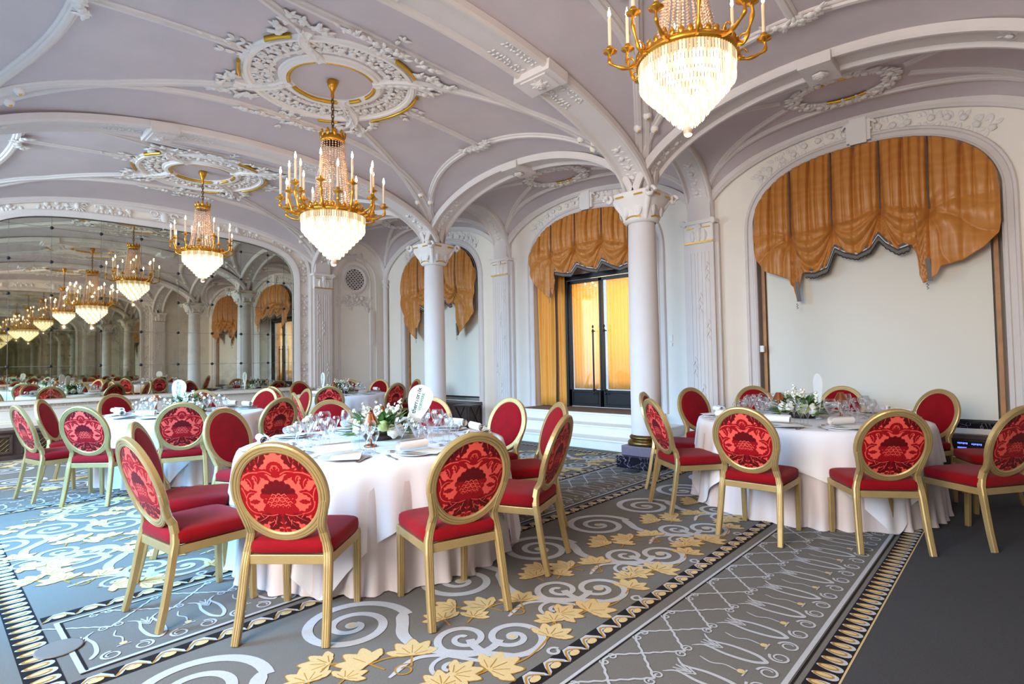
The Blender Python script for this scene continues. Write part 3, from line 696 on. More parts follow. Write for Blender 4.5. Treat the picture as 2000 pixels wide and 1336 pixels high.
def bunch(c, a, s):
    c = np.array(c); st = c-np.array((math.cos(a), math.sin(a)))*s*.55
    stroke([st, c], .010, 2, .0019)
    for da, k in ((0,1.0),(.6,.95),(-.6,.95),(1.25,.85),(-1.25,.85)): petal(c-np.array((math.cos(a), math.sin(a)))*s*.04, a+da, s*.80*k, s*.40*k)
def egg_row(p0, p1, step, w, mt_band=3, tall=False):
    # band of eggs and darts between two points
    p0, p1 = np.array(p0, float), np.array(p1, float); d = p1-p0; ln = np.linalg.norm(d); d /= ln; b = np.array((-d[1], d[0]))
    poly([tuple(p0-b*w/2), tuple(p1-b*w/2), tuple(p1+b*w/2), tuple(p0+b*w/2)], mt_band, .0010)
    n = int(ln/step)
    for i in range(n):
        c = p0+d*(i+.5)*step
        if tall:
            e = [(c+b*w*.46*math.cos(t)+d*step*.40*math.sin(t)*(.9-.35*math.cos(t))) for t in np.linspace(0, 2*PI, 18)[:-1]]; poly([tuple(q) for q in e], 0, .0016)
            e = [(c+b*(w*.36*math.cos(t)+w*.04)+d*step*.27*math.sin(t)) for t in np.linspace(0, 2*PI, 14)[:-1]]; poly([tuple(q) for q in e], 2, .0021)
            e = [(c+b*(w*.27*math.cos(t)+w*.03)+d*step*.17*math.sin(t)) for t in np.linspace(0, 2*PI, 12)[:-1]]; poly([tuple(q) for q in e], 1, .0026)
        else:
            e = [c-d*step*.5+b*w*(-.45), c-d*step*.3+b*w*.1, c-d*step*.1+b*w*.45, c+d*step*.25+b*w*.45, c+d*step*.5-b*w*.1, c+d*step*.5-b*w*.4, c+d*step*.3-b*w*.1, c+d*step*.12+b*w*.12, c-d*step*.1+b*w*.1, c-d*step*.3-b*w*.3]
            poly([tuple(q) for q in e], 0, .0016)
            stroke([c-d*step*.5-b*w*.42, c-d*step*.3-b*w*.05, c-d*step*.08+b*w*.25, c+d*step*.12+b*w*.2, c+d*step*.4-b*w*.2], .010, 2, .0021)
            e = [(c+d*(.04*step+step*.22*math.cos(t))-b*w*.12+b*w*.2*math.sin(t)) for t in np.linspace(0, 2*PI, 12)[:-1]]; poly([tuple(q) for q in e], 1, .0026)
def motif(gx, gy, f=1):
    q = lambda x, y: (gx+x, gy+f*y)
    tr = lambda pts: [(gx+x, gy+f*y) for x, y in pts]
    stroke(tr(spiral((0,0), .205, 1.9, 2.4, 1)), np.linspace(.044, .028, 71)); disc(q(.0,.0), .03, 0); disc(q(0,0), .017, 1, .003)
    stroke(tr(spiral((-.167,.165), .175, 1.8, -.9, -1)), np.linspace(.042, .026, 71), 0, .0018)
    stroke(tr([(-.11,-.14),(-.2,.0),(-.3,.13),(-.36,.28),(-.34,.42),(-.27,.52),(-.2,.62)]), np.linspace(.04,.07,7), 0, .0017)
    stroke(tr([(-.11,-.14),(-.24,-.05),(-.33,.12),(-.44,.2),(-.6,.16)]), .026, 0, .0018)
    stroke(tr(spiral((-.377,.02), .10, 1.4, 1.0, 1)), .022)
    stroke(tr(spiral((-.455,.70), .29, 2.1, -.4, 1, .03, 90)), np.linspace(.058, .032, 91)); disc(q(-.455,.70), .035, 0); disc(q(-.455,.70), .018, 1, .003)
    stroke(tr(spiral((.03,-.235), .032, 1, 0)), .016)
    for x, y, a, s in ((-.40,-.03,-.5*1,.17),(-.27,-.12,-.2,.2),(.13,-.13,.3,.17),(.26,-.05,1.0,.15),(-.42,.24,.9,.18),(-.60,.33,1.8,.19),(-.72,.46,2.4,.17),(-.10,.40,1.3,.16),(.02,.30,.4,.13)): bunch(q(x, y), f*a, s)
    stroke(tr([(-.42,.24),(-.52,.3),(-.62,.33),(-.72,.45)]), .012, 2, .0018); stroke(tr([(-.377,.02),(-.33,-.05),(-.27,-.12),(-.1,-.18),(.13,-.13),(.26,-.05)]), .010, 2, .0017)
    stroke(tr(spiral((-.52,.16), .05, 1.2, .5)), .009, 2, .0019)
def lattice(y0, x0, x1, P=.285, ph=2.407):
    # openwork strip; y0 is its lower frame line
    stroke([(x0, y0), (x1, y0)], .022); stroke([(x0, y0-.022), (x1, y0-.022)], .010, 3); stroke([(x0, y0+.685), (x1, y0+.685)], .016); stroke([(x0, y0+.672), (x1, y0+.672)], .006, 3)
    stroke([(x0+.01, y0), (x0+.01, y0+.685)], .022); stroke([(x0+.028, y0), (x0+.028, y0+.685)], .010, 3)
    k = math.ceil((x0+.12-ph)/P)
    while ph+k*P < x1-.1:
        x = ph+k*P; h = P/2
        disc((x, y0+.165), .017, 1, .0028); stroke([(x, y0+.18), (x+.01, y0+.24), (x-.012, y0+.29), (x+.006, y0+.35)], .008); stroke([(x-.03, y0+.15), (x+.03, y0+.15)], .008)
        for sg in (-1, 1):
            stroke([(x+sg*a, y0+b) for a, b in spiral((.065, .075), .045, 1.4, 1.7, -1)], np.linspace(.013,.007,71))
            stroke([(x+sg*h, y0+.10), (x+sg*(h-.035), y0+.16), (x+sg*(h-.045), y0+.27), (x+sg*(h-.03), y0+.37), (x+sg*(h-.07), y0+.42)], [.02,.02,.017,.012,.008], 0, .0017)
            for q in range(3): stroke([(x+sg*h, y0+.30+.02*q), (x+sg*(h-.035+.01*q), y0+.36+.02*q)], .008)
            zz = [(x+sg*h*t, y0+.42+.27*.5*t*(1)+(.004 if i % 2 else -.004)) for i, t in enumerate(np.linspace(0, 2, 15))]
            stroke([(px, min(py, y0+.66)) for px, py in zz], .012)
            stroke([(x+sg*a, y0+.43+b) for a, b in spiral((.03, -.01), .026, 1.2, 1.5, -1, .006, 30)], .008)
            stroke([(x+sg*a, y0+.655+b) for a, b in spiral((.03, -.01), .024, 1.2, 1.5, -1, .006, 30)], .008)
        k += 1
rect(XWEST, XW, YS, .60, 4, .0006)
stroke([(1.5, .60), (7.2, .60)], .008, 1)
egg_row((1.4, .66), (7.2, .66), .078, .115, 3, True)
lattice(.768, 1.0, 7.0)
for y in (1.57, 2.985, 3.885, 7.02): egg_row((.46, y), (6.7, y), .139, .10)
lattice(3.105, .50, 6.7); lattice(7.12, .50, 6.7)
egg_row((.385, 2.0), (.385, 10.9), .085, .13, 3, True)
stroke([(.2, 2.0), (.2, 11)], .03)
for g in range(8):
    motif(.494+.745*g+.745, 1.874)
    motif(.494+.745*g+.745, 4.20); motif(.494+.745*g+.745, 6.70, -1); motif(.494+.745*g+.40, 5.05)
    for qx, qy, qa in ((.1,4.72,.4),(.3,5.62,2.2),(.62,5.9,2.9)): bunch((.5+.745*g+qx, qy), qa, .17)
    motif(.494+.745*g+.745, 8.15); motif(.494+.745*g+.745, 10.6, -1)
egg_row((6.62, .8), (6.62, 11), .085, .12, 3, True)
obj('carpet_pattern', cp, CPM, FLOOR)
# ------------------------------------------------------------------ columns
def column(y, label):
    t = thing('column', label, 'column', (XC, y, 0), 0, 'round white columns between hall and aisle')
    m = MB(); m.box(-.275,.275,-.275,.275, 0, .15, 0); m.box(-.23,.23,-.23,.23,.15,.27,1); obj('plinth', m, [M['marble'], M['purple']], t, bevel=.008)
    m = MB(); m.lathe([(.225,.27),(.235,.285),(.235,.31),(.215,.33),(.195,.335),(.195,.345),(.212,.355),(.212,.375),(.195,.39),(.185,.40)], 40); obj('bronze_base', m, M['bronze'], t)
    m = MB(); m.lathe([(.185,.39),(.186,.9),(.184,1.6),(.178,2.3),(.168,2.9),(.164,3.06)], 48); obj('shaft', m, M['white'], t)
    m = MB()
    P = []
    for z, r, e in ((3.03,.175,1),(3.05,.215,1),(3.09,.215,.9),(3.16,.225,.8),(3.24,.255,.6),(3.30,.285,.5),(3.36,.30,.42),(3.39,.30,.42),(3.40,.27,.5),(3.42,.20,.6)):
        row = []
        for j in range(48):
            a = 2*PI*j/48; c_, s_ = math.cos(a), math.sin(a); k = (abs(c_)**(2/e)+abs(s_)**(2/e))**(-e/2); row.append((r*k*c_, r*k*s_, z))
        P.append(row[::-1])
    m.grid(P, 0, True, cv=True)
    up = np.array((0,0,1.))
    for q in range(4):
        an = q*PI/2; n = np.array((math.cos(an), math.sin(an), 0)); tt = np.array((-n[1], n[0], 0))
        for s2 in (-1, 1):
            c = n*.29+tt*s2*.29+up*3.33
            m.tube([c+tt*s2*math.cos(a)*r+up*math.sin(a)*r for a, r in [(v*.5, .068-.0042*v) for v in range(13)]], .024, 6)
            m.leaf(n*.22+tt*s2*.09+up*3.10, up+n*.3, n, .18, .09)
        m.leaf(n*.2+up*3.08, up+n*.3, n, .24, .10); m.rose(n*.265+up*3.33, n, .04)
        an2 = an+PI/4; n2 = np.array((math.cos(an2), math.sin(an2), 0))
        m.tube([n2*.19+up*3.06, n2*.23+up*3.16, n2*.30+up*3.26, n2*.35+up*3.33], [.03,.035,.04,.03], 8)
    obj('capital', m, M['orn'], t)
    m = MB()
    for q in range(4):
        an = q*PI/2; n = np.array((math.cos(an), math.sin(an), 0)); tt = np.array((-n[1], n[0], 0))
        for s2 in (-1, 1): m.obox(n*.302+tt*s2*.13+up*3.335, tt*.055, n*.008, up*.009)
        m.sweep([(.215*math.cos(an+o), .215*math.sin(an+o), 3.075+.02*math.cos(o*3)) for o in np.linspace(-.5,.5,9)], [(-.008,-.004),(-.008,.012),(.008,.012),(.008,-.004)], [(math.cos(an+o), math.sin(an+o), 0) for o in np.linspace(-.5,.5,9)])
    obj('gilt_line', m, M['gilt'], t)
column(YA, 'white round column on a black marble plinth left of the right-hand table')
column(YB, 'white round column farther back, behind the nearest table')
# ------------------------------------------------------------------ entrance steps
def step_plan(x0, y0, y1, r, n=8):
    return [(XW+.34, y0), (x0+r, y0)] + [(x0+r-r*math.sin(a), y0+r-r*math.cos(a)) for a in np.linspace(.2, PI/2, n)] + [(x0+r-r*math.cos(a), y1-r+r*math.sin(a)) for a in np.linspace(0, PI/2, n)] + [(XW+.34, y1)]
t = thing('entrance_steps', 'three white marble steps with rounded ends leading up to the glazed door', 'steps', (7.5, 5.5, 0))
for i, (x0, e) in enumerate(((6.856, .62), (7.165, .31), (7.474, 0))):
    pl_ = step_plan(x0, 4.15-e, 6.95+e*.4, .25); z0, z1 = .157*i, .157*(i+1); m = MB(); n = len(pl_)
    for za, zb, off in ((z0, z1-.03, .02), (z1-.03, z1, 0)):
        pp = [(x+(off if x < XW-.2 else 0), y) for x, y in pl_]
        m.add([(x-7.5, y-5.5, za) for x, y in pp]+[(x-7.5, y-5.5, zb) for x, y in pp], [(j, (j+1) % n, n+(j+1) % n, n+j) for j in range(n)]+[tuple(range(n))[::-1], tuple(range(n, 2*n))], 0, False)
    obj('step', m, M['stone'], t, bevel=.006)
m = MB(); m.box(.02, .84, -1.25, 1.3, .471, .474); obj('landing_carpet', m, M['brownfloor'], t)
# ------------------------------------------------------------------ glazed door
DC = Y1+L; DX = XW+.27
m = MB()
d0, d1, dz0, dz1 = DC-.90, DC+.72, .478, 2.90
m.box(DX-.05, DX+.07, d0, d0+.05, dz0, dz1); m.box(DX-.05, DX+.07, d1-.05, d1, dz0, dz1); m.box(DX-.05, DX+.07, d0, d1, dz1-.09, dz1)
DOOR = struct('door_1', m, M['iron'], bevel=.004)
mid = 5.49
for a, b, hs in ((d0+.055, mid-.004, 1), (mid+.004, d1-.055, -1)):
    m = MB(); zb, zt = dz0+.01, dz1-.1; wa, wb = (.055, .032) if hs > 0 else (.032, .055)
    m.box(DX-.03, DX+.03, a, a+wa, zb, zt); m.box(DX-.03, DX+.03, b-wb, b, zb, zt); m.box(DX-.03, DX+.03, a, b, zt-.06, zt); m.box(DX-.03, DX+.03, a, b, zb, zb+.30)
    m.box(DX-.042, DX-.03, a+.08, b-.08, zb+.05, zb+.06); m.box(DX-.042, DX-.03, a+.08, b-.08, zb+.25, zb+.26); m.box(DX-.042, DX-.03, a+.08, a+.09, zb+.05, zb+.26); m.box(DX-.042, DX-.03, b-.09, b-.08, zb+.05, zb+.26)
    lf = obj('door_leaf', m, M['iron'], DOOR, bevel=.003)
    m = MB(); m.box(DX-.004, DX+.004, a+wa, b-wb, zb+.30, zt-.06); obj('glass_pane', m, M['glass'], lf)
    y = b-.11 if hs > 0 else a+.12
    m = MB(); x = DX-.10; m.tube([(x, y, z) for z in (.78,.9,1.3,1.8,1.88)], [.014,.016,.016,.016,.012], 10)
    for z in (.80, 1.84): m.blob((x, y, z), .026, 10, 6); m.tube([(x, y, z), (DX-.03, y, z)], .010, 8)
    m.blob((x, y, 1.92), (.018,.018,.03), 10, 6); m.blob((x, y, .74), (.018,.018,.03), 10, 6); obj('pull_handle', m, M['iron'], lf)
def cloth_panel(name, y0, y1, z0, z1, x, amp, per, mt, label, cat, group=None, ph=0, gather=0, nu=None):
    nu = nu or max(24, int((y1-y0)/per*10)); m = MB(); P = []
    for j in range(13):
        v = j/12; row = []
        for i in range(nu+1):
            u = i/nu; s_ = math.sin(2*PI*(u*(y1-y0)/per)+ph+.8*math.sin(5*u+3*v)); row.append((x+amp*s_*(1-.25*v)+amp*.3*math.sin(11*u+4*v), y0+(y1-y0)*(u+gather*v*(.5-u)), z1+(z0-z1)*v))
        P.append(row)
    m.grid(P); o = obj(name, m, mt); md = o.modifiers.new('thickness', 'SOLIDIFY'); md.thickness = .003
    return tag(o, label, cat, group)
cloth_panel('sheer_curtain', mid+.06, d1-.08, .80, 2.79, DX+.09, .016, .07, M['sheer'], 'pale yellow sheer curtain behind the left door leaf', 'curtain', 'sheer curtains behind the door glass')
cloth_panel('sheer_curtain', d0+.08, mid-.06, .80, 2.79, DX+.09, .016, .075, M['sheer'], 'pale yellow sheer curtain behind the right door leaf', 'curtain', 'sheer curtains behind the door glass', 1)
cloth_panel('drape', 6.44, 6.82, .485, 3.0, XW+.12, .03, .13, M['drape'], 'full-length ochre drape hanging at the left side of the door', 'curtain', None, .4)
cloth_panel('drape', 6.26, 6.44, .485, 2.95, XW+.22, .02, .09, M['drape'], 'narrow bright yellow drape tucked beside the black door frame', 'curtain', None, 2)
area('backlight_behind_door', (XW+1.2, 5.45, 2.2), (0, PI/2, 0), 2.0, 1.8, 95, (1, .80, .48))
# ------------------------------------------------------------------ festoon blinds
def blind(c, bottom, cords, label, x=XW-.035, seed=0, trim_skip=()):
    rnd = random.Random(seed); root = thing('festoon_blind', label, 'blind', (x, c, 0), 0, 'ochre festoon blinds in the niches')
    by = np.array([p[0] for p in bottom])[::-1]; bz = np.array([p[1] for p in bottom])[::-1]
    gy = np.array(sorted(q[0] for q in cords)); gz = dict(cords)
    nu, nv = 300, 84; hw = NHW-.01; P = []; lowz = []
    def top(y): return sup_top(y-c, NHW, NZS, NH, NN_)-.012
    for j in range(nv+1):
        v = j/nv; row = []
        for i in range(nu+1):
            y = c-hw+2*hw*i/nu; zt = max(top(y), NZS+.02); zb = float(np.interp(y, by, bz)); z = zt+(zb-zt)*v
            # folds: pinch pleats from the heading, swags strung between the gathers, rays outside them
            k = int(np.searchsorted(gy, y)); inner = 0 < k < len(gy)
            y0 = gy[k-1] if k > 0 else c-hw; y1 = gy[k] if k < len(gy) else c+hw
            z0 = gz.get(y0, gz.get(y1)); z1 = gz.get(y1, gz.get(y0)); f = (y-y0)/(y1-y0+1e-6); zg = z0+(z1-z0)*f
            up = min(1, max(0, (zt-z)/(zt-zg+.05)))
            q = (y-y0)/(y1-y0)*2.0; q = abs(q-round(q)); q2 = (y-y0)/(y1-y0)*5+seed*.3; q2 = abs(q2-round(q2))
            pl = -.085*math.exp(-(q/(.05+.09*up))**2)*(1-.7*up)-.035*math.exp(-(q2/(.09+.1*up))**2)*(1-.5*up)*(1 if up < 1 else .4)
            bulge = .07*math.sin(PI*min(1, up*.9))*(math.sin(PI*f)**.7 if inner else .6)+.03
            wr = .45*(.006*math.sin(33*y+5*z+2*math.sin(4*z+seed))+.004*math.sin(57*y-9*z))*(1-.5*up)
            below = max(0, min(1, (zg-z)/(.14 if inner else .5)+(.5 if inner else .6))); below = below*below*(3-2*below)
            if inner:
                s = (zg+.03-z)/(4*f*(1-f)*.40+.05); sw = (.05*abs(math.sin(s*PI*2.6+.6*math.sin(7*y)))**1.3+.09*math.sin(PI*min(1, max(0, s))))*math.sin(PI*f)**.5
            else:
                gy_ = y1 if k == 0 else y0; gz_ = gz[gy_]; an = math.atan2(gz_-z, abs(y-gy_)+.02); dd = math.hypot(gz_-z, y-gy_)
                sw = (.055*abs(math.sin(an*4.2+.35*math.sin(9*dd)+seed))**.8+.03)*min(1, dd/.2)
            pinch = sum(math.exp(-((y-g)/.05)**2-((z-gz[g])/.09)**2) for g in gy)*.06
            dx = .055+pl+bulge*(1-below*.6)+sw*below+wr-pinch
            row.append((-dx, y-c, z))
        P.append(row)
    m = MB(); m.grid(P); o = obj('silk', m, M['silk'], root); md = o.modifiers.new('thickness', 'SOLIDIFY'); md.thickness = .004
    for g in gy:
        m = MB(); zt = top(g)
        m.tube([(-.085-.02*t, g-c, zt+(gz[g]-zt)*t) for t in np.linspace(0, 1, 9)], .0065, 6); obj('cord', m, M['cord'], root)
    # striped border and wavy fringe under the swags
    m = MB(); m2 = MB(); ys = np.linspace(c-hw+.02, c+hw-.02, 260); A = []; B = []; C_ = []; D_ = []; ok = []
    tails = [y for y, z in trim_skip]
    for y in ys:
        zb = float(np.interp(y, by, bz)); tail = any(abs(y-t) < w for t, w in trim_skip)
        inn = gy[0]-.02 < y < gy[-1]+.02
        ok.append(inn and not tail); A.append((-.10, y-c, zb+.045)); B.append((-.085, y-c, zb-.015)); C_.append((-.08, y-c, zb-.06)); D_.append((-.079, y-c, zb-.066+.006*math.sin(y*150)))
    i = 0
    while i < len(ys):
        j = i
        while j < len(ys) and ok[j]: j += 1
        if j-i > 4:
            m.grid([B[i:j], C_[i:j]], 0); m.grid([A[i:j], B[i:j]], 1); mid_ = [((a[0]+b[0])/2-.003, a[1], (a[2]+b[2])/2) for a, b in zip(A[i:j], B[i:j])]; lo_ = [(p[0]-.0, p[1], p[2]-.014) for p in mid_]; m.grid([mid_, lo_], 2)
            m2.tube(D_[i:j], .006, 5)
        i = max(j, i+1)
    o = obj('border', m, [M['trim'], M['cord'], M['paper']], root); md = o.modifiers.new('thickness', 'SOLIDIFY'); md.thickness = .003
    obj('fringe_cord', m2, M['blackcord'], root)
    m = MB()   # braid around the arch and down the outer sides
    us = [-hw]+[hw*math.sin(PI/2*(-1+2*i/48)) for i in range(49)]+[hw]
    zl, zr = float(np.interp(c-hw, by, bz)), float(np.interp(c+hw, by, bz))
    pts = [(-.03, -hw, zl)]+[(-.03, u, max(top(c+u), NZS)) for u in us[1:-1]]+[(-.03, hw, zr)]
    m.sweep(pts, [(-.014,-.006),(-.014,.008),(.014,.008),(.014,-.006)], (-1,0,0))
    obj('braid', m, M['trim'], root)
    for (y, w), zz in zip(trim_skip, [min(z for q, z in bottom if abs(q-y0) < .16) for y0, _ in trim_skip]):
        m = MB(); m.tube([(-.11, y-c+.012*math.sin(q*2.2), zz-.012*q) for q in range(7)], .005, 5); m.obox((-.125, y-c-.02, zz+.15), (.006,0,0), (0,.022,0), (0,.01,.13)); obj('tassel', m, M['trim'], root)
    return root
B1 = [(2.72,3.1),(2.66,2.66),(2.54,2.49),(2.25,2.36),(2.20,2.20),(2.16,2.03),(2.12,2.30),(2.09,2.43),(1.94,2.41),(1.8,2.46),(1.71,2.70),(1.61,2.63),(1.47,2.58),(1.33,2.64),(1.24,2.78),(1.17,2.68),(1.05,2.58),(0.92,2.62),(0.87,2.5),(0.85,2.25),(0.82,2.15),(0.69,2.23),(0.65,2.33),(0.46,2.37),(0.28,2.48),(0.15,2.63),(0.1,2.9)]
blind(Y1, B1, [(2.22,2.92),(1.73,2.98),(1.21,3.10),(.74,3.0)], 'ochre silk festoon blind in the large niche behind the right-hand table', seed=1, trim_skip=((2.16,.10),(.78,.16)))
B2 = [(6.85,3.3),(6.77,2.95),(6.63,2.70),(6.45,2.58),(6.33,2.46),(6.25,2.62),(6.22,2.95),(6.03,2.90),(5.85,2.88),(5.72,3.02),(5.5,2.93),(5.3,2.88),(5.2,3.02),(5.0,2.92),(4.85,2.86),(4.68,2.9),(4.62,2.55),(4.5,2.45),(4.35,2.7),(4.22,2.95)]
blind(Y1+L, B2, [(6.30,3.26),(5.76,3.34),(5.2,3.38),(4.68,3.2)], 'ochre silk festoon blind gathered above the glazed door', seed=2, trim_skip=((6.34,.12),(4.5,.16)))
B3 = [(10.97,3.3),(10.9,2.82),(10.73,2.30),(10.5,2.02),(10.32,1.86),(10.24,2.4),(10.2,2.62),(9.95,2.5),(9.75,2.72),(9.55,2.58),(9.34,2.74),(9.15,2.58),(8.99,2.62),(8.95,2.2),(8.91,1.88),(8.73,1.99),(8.48,2.2),(8.33,2.48),(8.25,2.9)]
blind(Y1+2*L, B3, [(10.26,2.95),(9.75,3.08),(9.34,3.1),(8.95,2.85)], 'ochre silk festoon blind in the far niche behind the back column', seed=3, trim_skip=((10.33,.12),(8.9,.16)))
for c, lab, ex in ((Y1, 'large cream roller blind drawn down behind the right-hand table', 1), (Y1+2*L, 'cream roller blind drawn down in the far niche behind the back column', 0)):
    t = thing('roller_blind', lab, 'blind', (XW+.09, c, 0), 0, 'cream roller blinds in the niches')
    m = MB(); m.box(-.002, .002, -NHW+.11, NHW-.11, .585, 3.3); obj('fabric', m, M['roller'], t); m = MB(); m.box(-.008, .008, -NHW+.11, NHW-.11, .565, .59); obj('bottom_bar', m, M['iron'], t)
    for sg in (-1, 1):
        m = MB(); m.box(XW+.06, XW+.12, *sorted((c+sg*(NHW-.09), c+sg*(NHW-.045))), .5, 3.15)
        tag(obj('wood_strip', m, M['jamb'], bevel=.004), 'orange-brown wooden strip at the %s edge of the %s roller blind' % ('left' if sg > 0 else 'right', 'large front' if ex else 'far'), 'wood strip', 'wooden strips beside the roller blinds')
m = MB(); m.box(XW-.02, XW+.3, Y1-NHW, Y1+NHW, .50, .56); struct('trim_9', m, M['marble'])
m = MB(); m.box(XW-.06, XW, YS+.05, YA-.26, .44, .50); struct('trim_10', m, M['stone'], bevel=.006)
# dark panelled cabinets along the window wall
def cabinet(y0, y1, x0, h, label, name='radiator_cabinet'):
    m = MB(); m.box(x0+.02, XW-.005, y0, y1, 0, h-.05); m.box(x0-.01, XW-.005, y0-.02, y1+.02, h-.05, h)
    m.box(x0, XW-.005, y0, y1, 0, .07); n = max(1, int((y1-y0)/.6)); w = (y1-y0)/n
    for i in range(n):
        a, b = y0+w*i+.05, y0+w*(i+1)-.05
        for q in ((a, b, .10, .12), (a, b, h-.11, h-.09), (a, a+.02, .10, h-.09), (b-.02, b, .10, h-.09)): m.box(x0+.005, x0+.02, *q)
    return tag(obj(name, m, M['wood'], bevel=.004), label, 'cabinet')
cabinet(8.30, 10.9, 7.60, .49, 'dark panelled wooden cabinet under the far niche beside the back column')
cabinet(YS+.1, YA-.42, 7.88, .44, 'low dark wooden panelling under the large niche behind the right-hand table', 'wall_panelling')
t = thing('control_display', 'small control panel with blue lit figures low on the dark panelling at far right', 'display', (7.875, .47, .32))
m = MB(); m.box(-.008, .004, -.13, .16, -.05, .05); obj('display_case', m, M['black'], t)
bl = emis('blue_display', (.08, .12, 1, 1), 4)
for y0, y1, z in ((.02, .11, .025), (-.10, -.01, .02), (.03, .11, -.025)):
    m = MB(); n = 6
    for i in range(n): w = (y1-y0)/n; m.box(-.0095, -.008, y0+w*i, y0+w*(i+.7), z-.009+.004*(i % 2), z+.009)
    obj('lit_figures', m, bl, t)
# small wall fittings
m = MB(); m.box(XW-.012, XW, 4.00, 4.06, 1.60, 1.70); m.box(XW-.014, XW, 4.005, 4.055, 1.52, 1.575); tag(obj('light_switch', m, M['plastic'], bevel=.003), 'white wall switch plate between the front column and the pilaster', 'switch')
m = MB(); m.box(XW-.03, XW+.02, 2.64, 2.69, 1.40, 1.49); tag(obj('blind_control', m, M['plastic'], bevel=.004), 'small white blind control box on the left jamb of the large niche', 'control box')
m = MB(); m.lathe([(.11,0),(.11,.004),(.10,.006)], 8); tag(obj('floor_socket_cover', m, M['iron'], loc=(5.80, 3.48, .005)), 'small dark octagonal floor socket cover in front of the front column plinth', 'floor cover')
m = MB(); m.lathe([(.095,0),(.095,.003),(.088,.004)], 40); tag(obj('floor_disc', m, M['trim'], loc=(.475, 3.44, .005)), 'round grey disc lying on the carpet border at the lower left', 'floor disc')
# folding stool
t = thing('folding_stool', 'dark folding luggage stool with crossed legs before the far cabinet', 'stool', (7.30, 7.98, 0), .3)
m = MB(); m.box(-.24,.24,-.2,.2,.47,.50); obj('top', m, M['darkbrown'], t, bevel=.006)
for y in (-.17, .17):
    for sg in (-1, 1): m = MB(); m.tube([(-.2*sg, y+.012*sg, 0), (.2*sg, y+.012*sg, .47)], .016, 6); obj('leg', m, M['darkbrown'], t)
m = MB(); m.tube([(-.2,-.17,.03),(-.2,.17,.03)], .012, 6); m.tube([(.2,-.17,.03),(.2,.17,.03)], .012, 6); obj('stretcher', m, M['darkbrown'], t)
